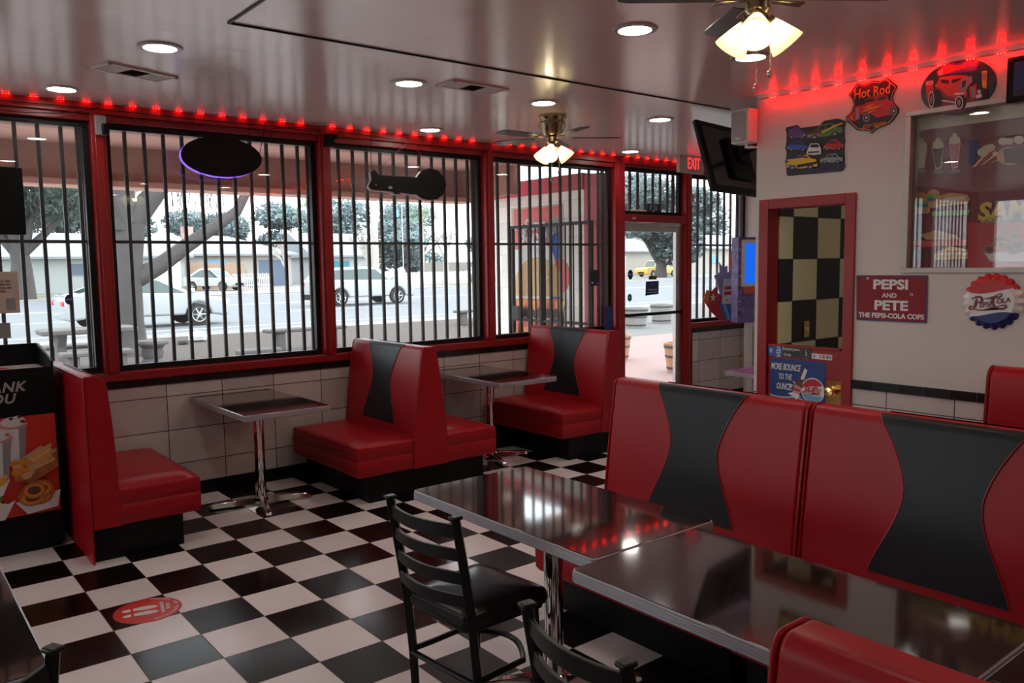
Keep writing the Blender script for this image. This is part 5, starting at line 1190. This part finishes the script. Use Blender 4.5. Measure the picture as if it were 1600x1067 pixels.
# top disc as a fine grid so the wave borders stay crisp
for i in range(len(prof)-1):
    for k in range(nseg):
        k2 = (k+1) % nseg; a_, b_, c_, d_ = i*nseg+k, i*nseg+k2, (i+1)*nseg+k2, (i+1)*nseg+k
        if i < 3: continue
        mx_ = sum(vs[j][0] for j in (a_, b_, c_, d_))/4; my_ = sum(vs[j][1] for j in (a_, b_, c_, d_))/4
        fs.append((a_, d_, c_, b_)); mi.append(capcol(mx_, my_))
cm.v = vs; cm.f = fs; cm.m = mi
cm.build('skirt', ['pred', 'pw', 'navy'], cap, smooth=50)
a = Art(.0300-.0006)
disc = ell(0, 0, RC*.765, n=72); a.p(disc, 'pw')
top_ = [(x/100*RC*.765, 0) for x in range(-100, 101, 4)]
yt = lambda x: .38*RC-.10*RC*sin(x/RC*2.6+2.6); yb = lambda x: -.46*RC+.10*RC*sin(x/RC*2.6+.3)
rr2 = (RC*.765)**2
xs = [x/60*RC*.765 for x in range(-60, 61)]
A_ = [(x, yt(x)) for x in xs if yt(x)**2+x*x < rr2]; a.p(A_+ell(0, 0, RC*.765, n=30, t0=math.atan2(A_[-1][1], A_[-1][0]), t1=math.atan2(A_[0][1], A_[0][0])), 'pred')
A_ = [(x, yb(x)) for x in xs if yb(x)**2+x*x < rr2]; a.p(A_+ell(0, 0, RC*.765, n=30, t0=math.atan2(A_[-1][1], A_[-1][0]), t1=-2*pi+math.atan2(A_[0][1], A_[0][0])+2*pi-0*pi), 'navy')
a.build(cap, 'cap_face'); cola(cap, -.004, -.005, .225, 'dred', .0305, R(4))

# ================================================================== KITCHEN DUTCH DOOR and its signs
d = bpy.data.objects.new('door_2', None); col.objects.link(d); d.location = (XR+.004, DW0-.016, 0); tag(d, kind='structure')
DWW = abs(DW1-DW0)-.03
MB().box((0, 0, .01), (.04, -DWW, 1.10)).build('door_leaf', 'red', d, .003)
MB().box((-.008, -DWW+.02, 1.10), (.05, -.0, 1.113)).build('door_cap', 'red', d, .002)
MB().box((-.003, -DWW+.008, .55), (-.0005, -DWW+.115, .90)).build('lock_plate', 'gold', d)
MB().lathe([(.0001, .0), (.03, .0), (.032, .006), (.014, .012), (.013, .030), (.028, .040), (.033, .055), (.028, .068), (.0001, .072)], (0, -DWW+.062, .835), 20, mx=Matrix.Rotation(-pi/2, 4, 'Y')).build('door_knob', 'gold', d)
for z in (.25, .92): MB().box((-.012, -.001, z-.04), (.0, .012, z+.04)).build('hinge', 'bmatte', d)
XD = XR+.0025
o, lw = rwb('enamel_sign', 'blue enamel soda sign with a bottle and slogan on the half door', 'sign', 1246, 593, XD)
q = lw((1204, 558.5), (1290, 566), (1290, 632), (1204, 620)); 
hx_ = (q[1][0]-q[0][0])/2; cx_ = (q[1][0]+q[0][0])/2; y1_ = q[0][1]; y0_ = q[3][1]-.01
MB().prism(B(cx_-hx_, y0_, cx_+hx_, y1_), -.002, .002).build('sign_panel', mat('enamel_blue', (.02, .06, .22), .3), o, .001)
W2 = 2*hx_; H2 = y1_-y0_
G = lambda u, v: (cx_-hx_+u*W2, y0_+v*H2)   # unit frame of the sign
a = Art(.002)
a.p(bez([G(0, .12), G(.2, .02), G(.4, .14), G(.5, .11)])+bez([G(.5, .11), G(.7, .04), G(.8, .02), G(1, .06)])+bez([G(1, .04), G(.8, .0), G(.7, .02), G(.5, .09)])+bez([G(.5, .09), G(.4, .12), G(.2, .0), G(0, .10)]), 'pw')
ccx, ccy = G(.79, .31); rc = .205*W2
a.p(ell(ccx, ccy, rc, rc*1.02, 40), 'pw'); a.p(ell(ccx, ccy, rc*.93, rc*.93, 40, t0=R(28), t1=R(165)), 'pred'); a.p(ell(ccx, ccy, rc*.93, rc*.93, 40, t0=R(200), t1=R(335)), 'skyb')
for p_, m_ in (([(.40, .16), (.50, .14), (.62, .38), (.60, .50), (.68, .78), (.62, .82), (.52, .54), (.44, .44)], 'brown'), ([(.57, .56), (.63, .54), (.69, .78), (.64, .82)], 'pw'), ([(.41, .16), (.54, .13), (.60, .34), (.47, .42)], 'pink'), ([(.44, .28), (.56, .25), (.57, .30), (.46, .33)], 'pred'), ([(.34, .18), (.44, .12), (.50, .05), (.56, .13), (.60, .10), (.52, .2), (.42, .22)], 'pw'), ([(.36, .40), (.45, .40), (.40, .34)], 'pw'), ([(.43, .50), (.50, .44), (.44, .45)], 'pw')):
    a.p([G(u, v) for u, v in p_], m_)
a.build(o)
for s_, u, v, sz in (('More Bounce', .29, .80, .062), ('to the', .285, .565, .056), ('Ounce!', .27, .33, .062)):
    x, y = G(u, v); s2 = s_.upper(); text(s2, x, y, sz, 'pw', o, .0052, sx=.52, shear=.22, bold=.0012)
cola(o, ccx-.002, ccy+.002, rc*1.7, 'pred', .0048, R(2))
def dsign(name, label, p0, p1, m_, draw=None, th=.001):
    o, lw = rwb(name, label, 'sticker', (p0[0]+p1[0])/2, (p0[1]+p1[1])/2, XD)
    a_, b_ = lw(p0), lw(p1); MB().prism(B(a_[0], b_[1], b_[0], a_[1]), -.001, th).build('printed_face', m_, o, smooth=0); return o, (b_[0]-a_[0])/2, (a_[1]-b_[1])/2
o, hx1, hy1 = dsign('payment_sticker', 'bright blue payment sticker at the top left of the half door', (1200.5, 540), (1223, 557), 'blue')
a = Art(.001); a.p(ell(-hx1*.62, hy1*.1, .016, .02, 14), 'skyb'); a.p([(-hx1*.62-.008, .01), (-hx1*.62+.008, .01), (-hx1*.62, -.012)], 'pw'); a.build(o); text('VISA', hx1*.5, 0, .045, 'pw', o, .003, rot=R(90), shear=.2, bold=.001)
o, hx1, hy1 = dsign('staff_notice', 'black notice on the half door reading employees only', (1223.5, 541.5), (1268, 561), 'ink')
text('Employees', -hx1*.42, .022, .030, 'pw', o, .0025); text('Only', -hx1*.42-.028, -.018, .030, 'pw', o, .0025)
m = MB(); m.tube([(x, y, .0025) for x, y in ell(hx1*.58, .002, .034, n=28)]+[(hx1*.58+.034, .002, .0025)], .0014, 5); m.prism(ell(hx1*.58+.004, .022, .006, n=10), .001, .003); m.prism([(hx1*.58, .014), (hx1*.58+.01, .012), (hx1*.58+.014, -.010), (hx1*.58+.004, -.024), (hx1*.58-.004, -.004)], .001, .003); m.build('pictogram', 'grey', o)
o, hx1, hy1 = dsign('card_sticker', 'white sticker with small payment symbols on the half door', (1268.5, 552), (1300, 563), 'pw', th=.002)
a = Art(.002); [a.p(B(x-.006, -.012, x+.006, .012), m_) for x, m_ in ((-.01, 'skyb'), (.012, 'pred2'), (.022, 'orange'), (.042, 'blue'), (.062, 'grey'))]; a.p(ell(-.055, 0, .008, .012, 10), 'grey'); a.build(o)
sw = ony(1260, 514, YC-.112); o = thing('light_switch', 'brass light switch plate on the checkered kitchen wall', 'light switch', (sw.x, YC-.111, sw.z)); MB().box((-.035, -.006, -.06), (.035, 0, .06)).build('switch_plate', 'gold', o, .002); MB().box((-.006, -.016, -.012), (.006, -.006, .012)).build('toggle', 'cream', o)

# ================================================================== DISPLAY behind glass
XW = XR+.10
def rdisp(px, py): q = onx(px, py, XW); return q
o = board('menu_display', 'dark red food display with milkshakes, burgers and a flag behind the glass', 'menu board', (XW, -3.5, 2.08), (0, -1, 0), (-1, 0, 0))
def ld(pts, k=None): return [(-(rdisp(x, y).y+3.5), rdisp(x, y).z-2.08) for x, y in pts]
Z4 = lambda pts: ld(zp(pts, 1400, 160, 4.105))
MB().prism(B(-.615, -.475, 1.38, .49), -.015, 0).build('display_panel', 'dred', o)
a = Art(.0); P4 = lambda pts, m_: a.p(Z4(pts), m_)
a.p(B(-.615, .375, 1.38, .49), 'cream')
def shake(x, y0, y1, m_):
    P4([(x-38, y0+50), (x+38, y0+45), (x+20, y1-20), (x-18, y1-15)], 'pw'); P4([(x-34, y0+60), (x+34, y0+55), (x+16, y1-30), (x-14, y1-25)], m_); P4(ell(x, y0+35, 36, 28, 14), 'cream'); P4(ell(x, y0+12, 18, 22, 12), 'cream'); P4(ell(x, y1, 36, 14, 14), 'grey')
shake(163, 235, 440, 'cream'); shake(270, 235, 445, 'brown'); shake(378, 205, 440, 'pink')
P4([(470, 250), (520, 240), (545, 290), (500, 400), (465, 400)], 'navy'); 
for k in range(5): P4([(490+k*26, 420-k*6), (510+k*26, 412-k*6), (630+k*18, 290+k*16), (606+k*18, 290+k*16)], 'pred2' if k % 2 else 'cream')
for x, y, rr_ in ((560, 320, 36), (610, 290, 30), (585, 300, 34), (690, 250, 32), (730, 250, 26), (790, 240, 34), (640, 330, 20)): P4(ell(x, y, rr_, rr_*.8, 12), 'cream')
P4(ell(730, 345, 80, 60, 20), 'bun'); P4(ell(735, 345, 40, 38, 16), 'pink'); P4([(690, 300), (780, 290), (830, 310), (820, 390), (700, 390)], 'brown')
def burger(x, y, w_, s=1):
    P4([(x-w_, y)]+[(x+w_*cos(t*pi/10), y-55*s*sin(t*pi/10)) for t in range(10, -1, -1)], 'bun'); P4([(x-w_, y), (x+w_, y), (x+w_*.95, y+22), (x-w_*.95, y+22)], 'lettuce'); P4([(x-w_, y+20), (x+w_, y+20), (x+w_*.95, y+45), (x-w_*.95, y+45)], 'teal'); P4([(x-w_*.95, y+44), (x+w_*.95, y+44), (x+w_*.9, y+80), (x-w_*.8, y+90)], 'bun')
burger(150, 630, 78); burger(245, 590, 40, .6)
P4([(240, 650), (270, 600), (360, 580), (460, 590), (480, 620), (460, 650), (300, 665)], 'bun'); P4([(280, 640), (330, 610), (440, 600), (450, 625), (330, 640)], 'cream'); P4([(230, 700), (480, 690), (470, 720), (240, 730)], 'lettuce')
P4([(160, 850), (260, 820), (390, 850), (420, 880), (200, 880)], 'bun'); P4([(100, 890), (460, 880), (460, 920), (100, 930)], 'tomato'); P4([(95, 960), (240, 950), (240, 990), (100, 1000)], 'brown')
P4([(250, 980), (350, 920), (490, 950), (500, 1000), (260, 1010)], 'fries')
for k in range(12): P4(ell(290+k*17, 960+(k % 3)*12, 24, 12, 10), ['orange', 'cream', 'bun'][k % 3])
P4([(465, 770), (860, 770), (860, 1060), (465, 1060)], 'pred')
rr = random.Random(3)
P4([(570, 960), (860, 960), (860, 1020), (610, 1020)], 'pw')
for k in range(12): x, y = 600+rr.uniform(0, 250), 900+rr.uniform(-50, 60); P4(ell(x, y, 42, 30, 16), 'ring'); P4(ell(x, y, 27, 17, 14), 'brown')
P4([(690, 600), (860, 590), (860, 640), (690, 640)], 'dred')
a.build(o)
c = Z4([(700, 700)])[0]; text("SAM'S", Z4([(535, 700)])[0][0], c[1], .135, 'yellow', o, a.z+.002, bold=.006, shear=.15, align='LEFT'); c2 = Z4([(590, 760)])[0]; text('BURGERS', c2[0]-.03, c2[1], .035, 'cream', o, a.z+.002, align='LEFT')

# ================================================================== ALCOVE: kiosk, display, table, outlet
kp = ony(1162, 438, .45)
o = board('arcade_kiosk', 'tall arcade kiosk with a glowing blue screen half hidden by the wall corner', 'kiosk', (kp.x+.16, .45, 0), (cos(R(-20)), sin(R(-20)), 0), (sin(R(-20)), -cos(R(-20)), 0))
zt, zb = ony(1160, 370, .45).z, ony(1160, 505, .45).z
MB().box((-.175, zb, -.16), (.3, zt, -.02)).build('cabinet', mat('kiosk_pattern', (.16, .12, .30), .5, var=.9, scale=26), o, .006)
a = Art(-.02)
for k in range(9): a.p(star(-.155+.012*(k % 2), zb+.05+k*.1, .015), ['pink', 'skyb', 'pw'][k % 3])
a.build(o, 'star_pattern')
MB().prism(rrect(-.135, zb+.42, .3, zt-.03, .02), -.02, .01).build('screen_bezel', 'white', o, .003); MB().prism(rrect(-.105, zb+.46, .27, zt-.07, .015), .01, .013).build('screen', 'screen', o, smooth=0)
MB().prism(B(-.10, zb+.34, .28, zb+.42), -.02, .012).build('button_panel', 'tomato', o); MB().prism(ell(-.16, zb+.12, .02, n=14), -.02, -.01).build('speaker_hole', 'ink', o)
MB().box((-.02, .02, -.12), (.06, zb, -.06)).build('stand_pole', 'white', o, .005); MB().box((-.2, 0, -.22), (.26, .02, .04)).build('stand_foot', 'iron', o, .004)
o = board('cardboard_display', 'red and blue cardboard display with stars on the window sill beside the kiosk', 'display', (7.55, .90, 0), (1, 0, 0), (0, -1, 0))
def lcd(pts): return [((lambda q: (q.x-7.55, max(q.z, .978)))(ony(1080+x/3.81, 340+y/3.81, .90))) for x, y in pts]
MB().prism(lcd([(75, 490), (95, 430), (120, 440), (150, 410), (160, 450), (190, 470), (255, 440), (262, 610), (170, 610), (120, 560)]), -.01, 0).build('backing', 'pred', o)
a = Art(.0)
a.p(lcd([(80, 490), (92, 432), (112, 440), (100, 520)]), 'orange'); a.p(lcd([(160, 500), (240, 520), (262, 610), (200, 610)]), 'blue'); a.p(lcd([(180, 500), (200, 500), (235, 610), (215, 610)]), 'skyb'); c = lcd([(130, 475)])[0]; a.p(star(c[0], c[1], .055), 'pw'); a.build(o, 'printed_face')
MB().prism(lcd([(142, 345), (175, 325), (172, 265), (195, 298), (222, 285), (222, 330), (245, 300), (250, 380), (215, 440), (180, 490), (165, 400)]), -.02, -.012).build('star_cutout', mat('star_print', (.36, .33, .50), .5), o)
MB().prism(lcd(ell(270, 265, 26, 85, 20)), -.034, -.026).build('round_cutout', 'pred', o)
MB().prism(lcd([(190, 365), (258, 362), (248, 510), (180, 515)]), .003, .006).build('card', 'pw', o); a = Art(.006); a.p(lcd([(196, 410), (248, 405), (246, 425), (196, 430)]), 'pred'); a.p(lcd([(194, 440), (246, 437), (244, 458), (193, 462)]), 'pred'); a.p(ell(*lcd([(214, 492)])[0], .012), 'pred'); a.build(o, 'card_print')
tp0 = onz(1112, 583, .74); o = thing('arcade_table', 'small table with a colourful pink patterned top in the alcove', 'table', (tp0.x+.53, tp0.y-.28, 0)); MB().box((-.33, -.30, .70), (.45, .30, .735)).build('table_edge', 'edge', o, .004)
MB().box((-.325, -.295, .735), (.445, .295, .741)).build('tabletop', mat('arcade_top', (.42, .10, .22), .2, var=.9, scale=9), o); MB().cyl((.05, 0, .02), (.05, 0, .70), .035, 16).build('pedestal', 'chrome', o); MB().lathe([(.0001, 0), (.25, 0), (.25, .015), (.05, .035), (.0001, .035)], (.05, 0, 0), 24).build('foot', 'iron', o)
po = ony(1159, 563, YW); o = thing('wall_outlet', 'brass wall outlet on the white tiles beside the kiosk stand', 'outlet', (min(po.x, 7.8), YW, po.z)); MB().box((-.035, -.006, -.058), (.035, 0, .058)).build('outlet_plate', 'gold', o, .002); MB().box((-.012, -.009, .01), (.012, -.005, .035)).box((-.012, -.009, -.035), (.012, -.005, -.01)).build('sockets', 'cream', o)

# ================================================================== FLOOR STICKER
o = thing('floor_sticker', 'round red distancing sticker with white footprints on the floor', 'floor sticker', (.19, -1.075, 0), R(-101)); a = Art(.0003)
o.location.z = .0008
a.p(ell(0, 0, .158, .158, 48), 'pred2'); 
for s in (-1, 1):
    cxs = s*.034; a.p([(cxs-.018, -.045), (cxs+.018, -.045), (cxs+.027, -.0), (cxs+.024, .035), (cxs, .052), (cxs-.024, .035), (cxs-.027, 0)][0:0] or [(cxs+x, y-.035) for x, y in [(-.016, -.03), (.014, -.03), (.022, .03), (.020, .065), (.004, .085), (-.014, .07), (-.024, .03)]], 'pw')
    a.p([(cxs+x, y-.035) for x, y in [(-.016, -.042), (.014, -.042), (.016, -.062), (.010, -.080), (-.008, -.080), (-.015, -.062)]], 'pw')
a.build(o, 'printed_face')
def arc_text(s, r, a0, a1, size, m_, par, z, flip=False):
    for i, ch in enumerate(s):
        if ch == ' ': continue
        t = a0+(a1-a0)*i/(len(s)-1); text(ch, r*cos(t), r*sin(t), size, m_, par, z, rot=t-pi/2 if not flip else t+pi/2, name='letter', bold=.0006)
arc_text('THANKS FOR PRACTICING', .135, R(168), R(12), .022, 'pw', o, a.z+.0003)
text('SOCIAL', 0, .092, .024, 'pw', o, a.z+.0006, bold=.0006); text('DISTANCING', 0, .066, .024, 'pw', o, a.z+.0006, bold=.0006)
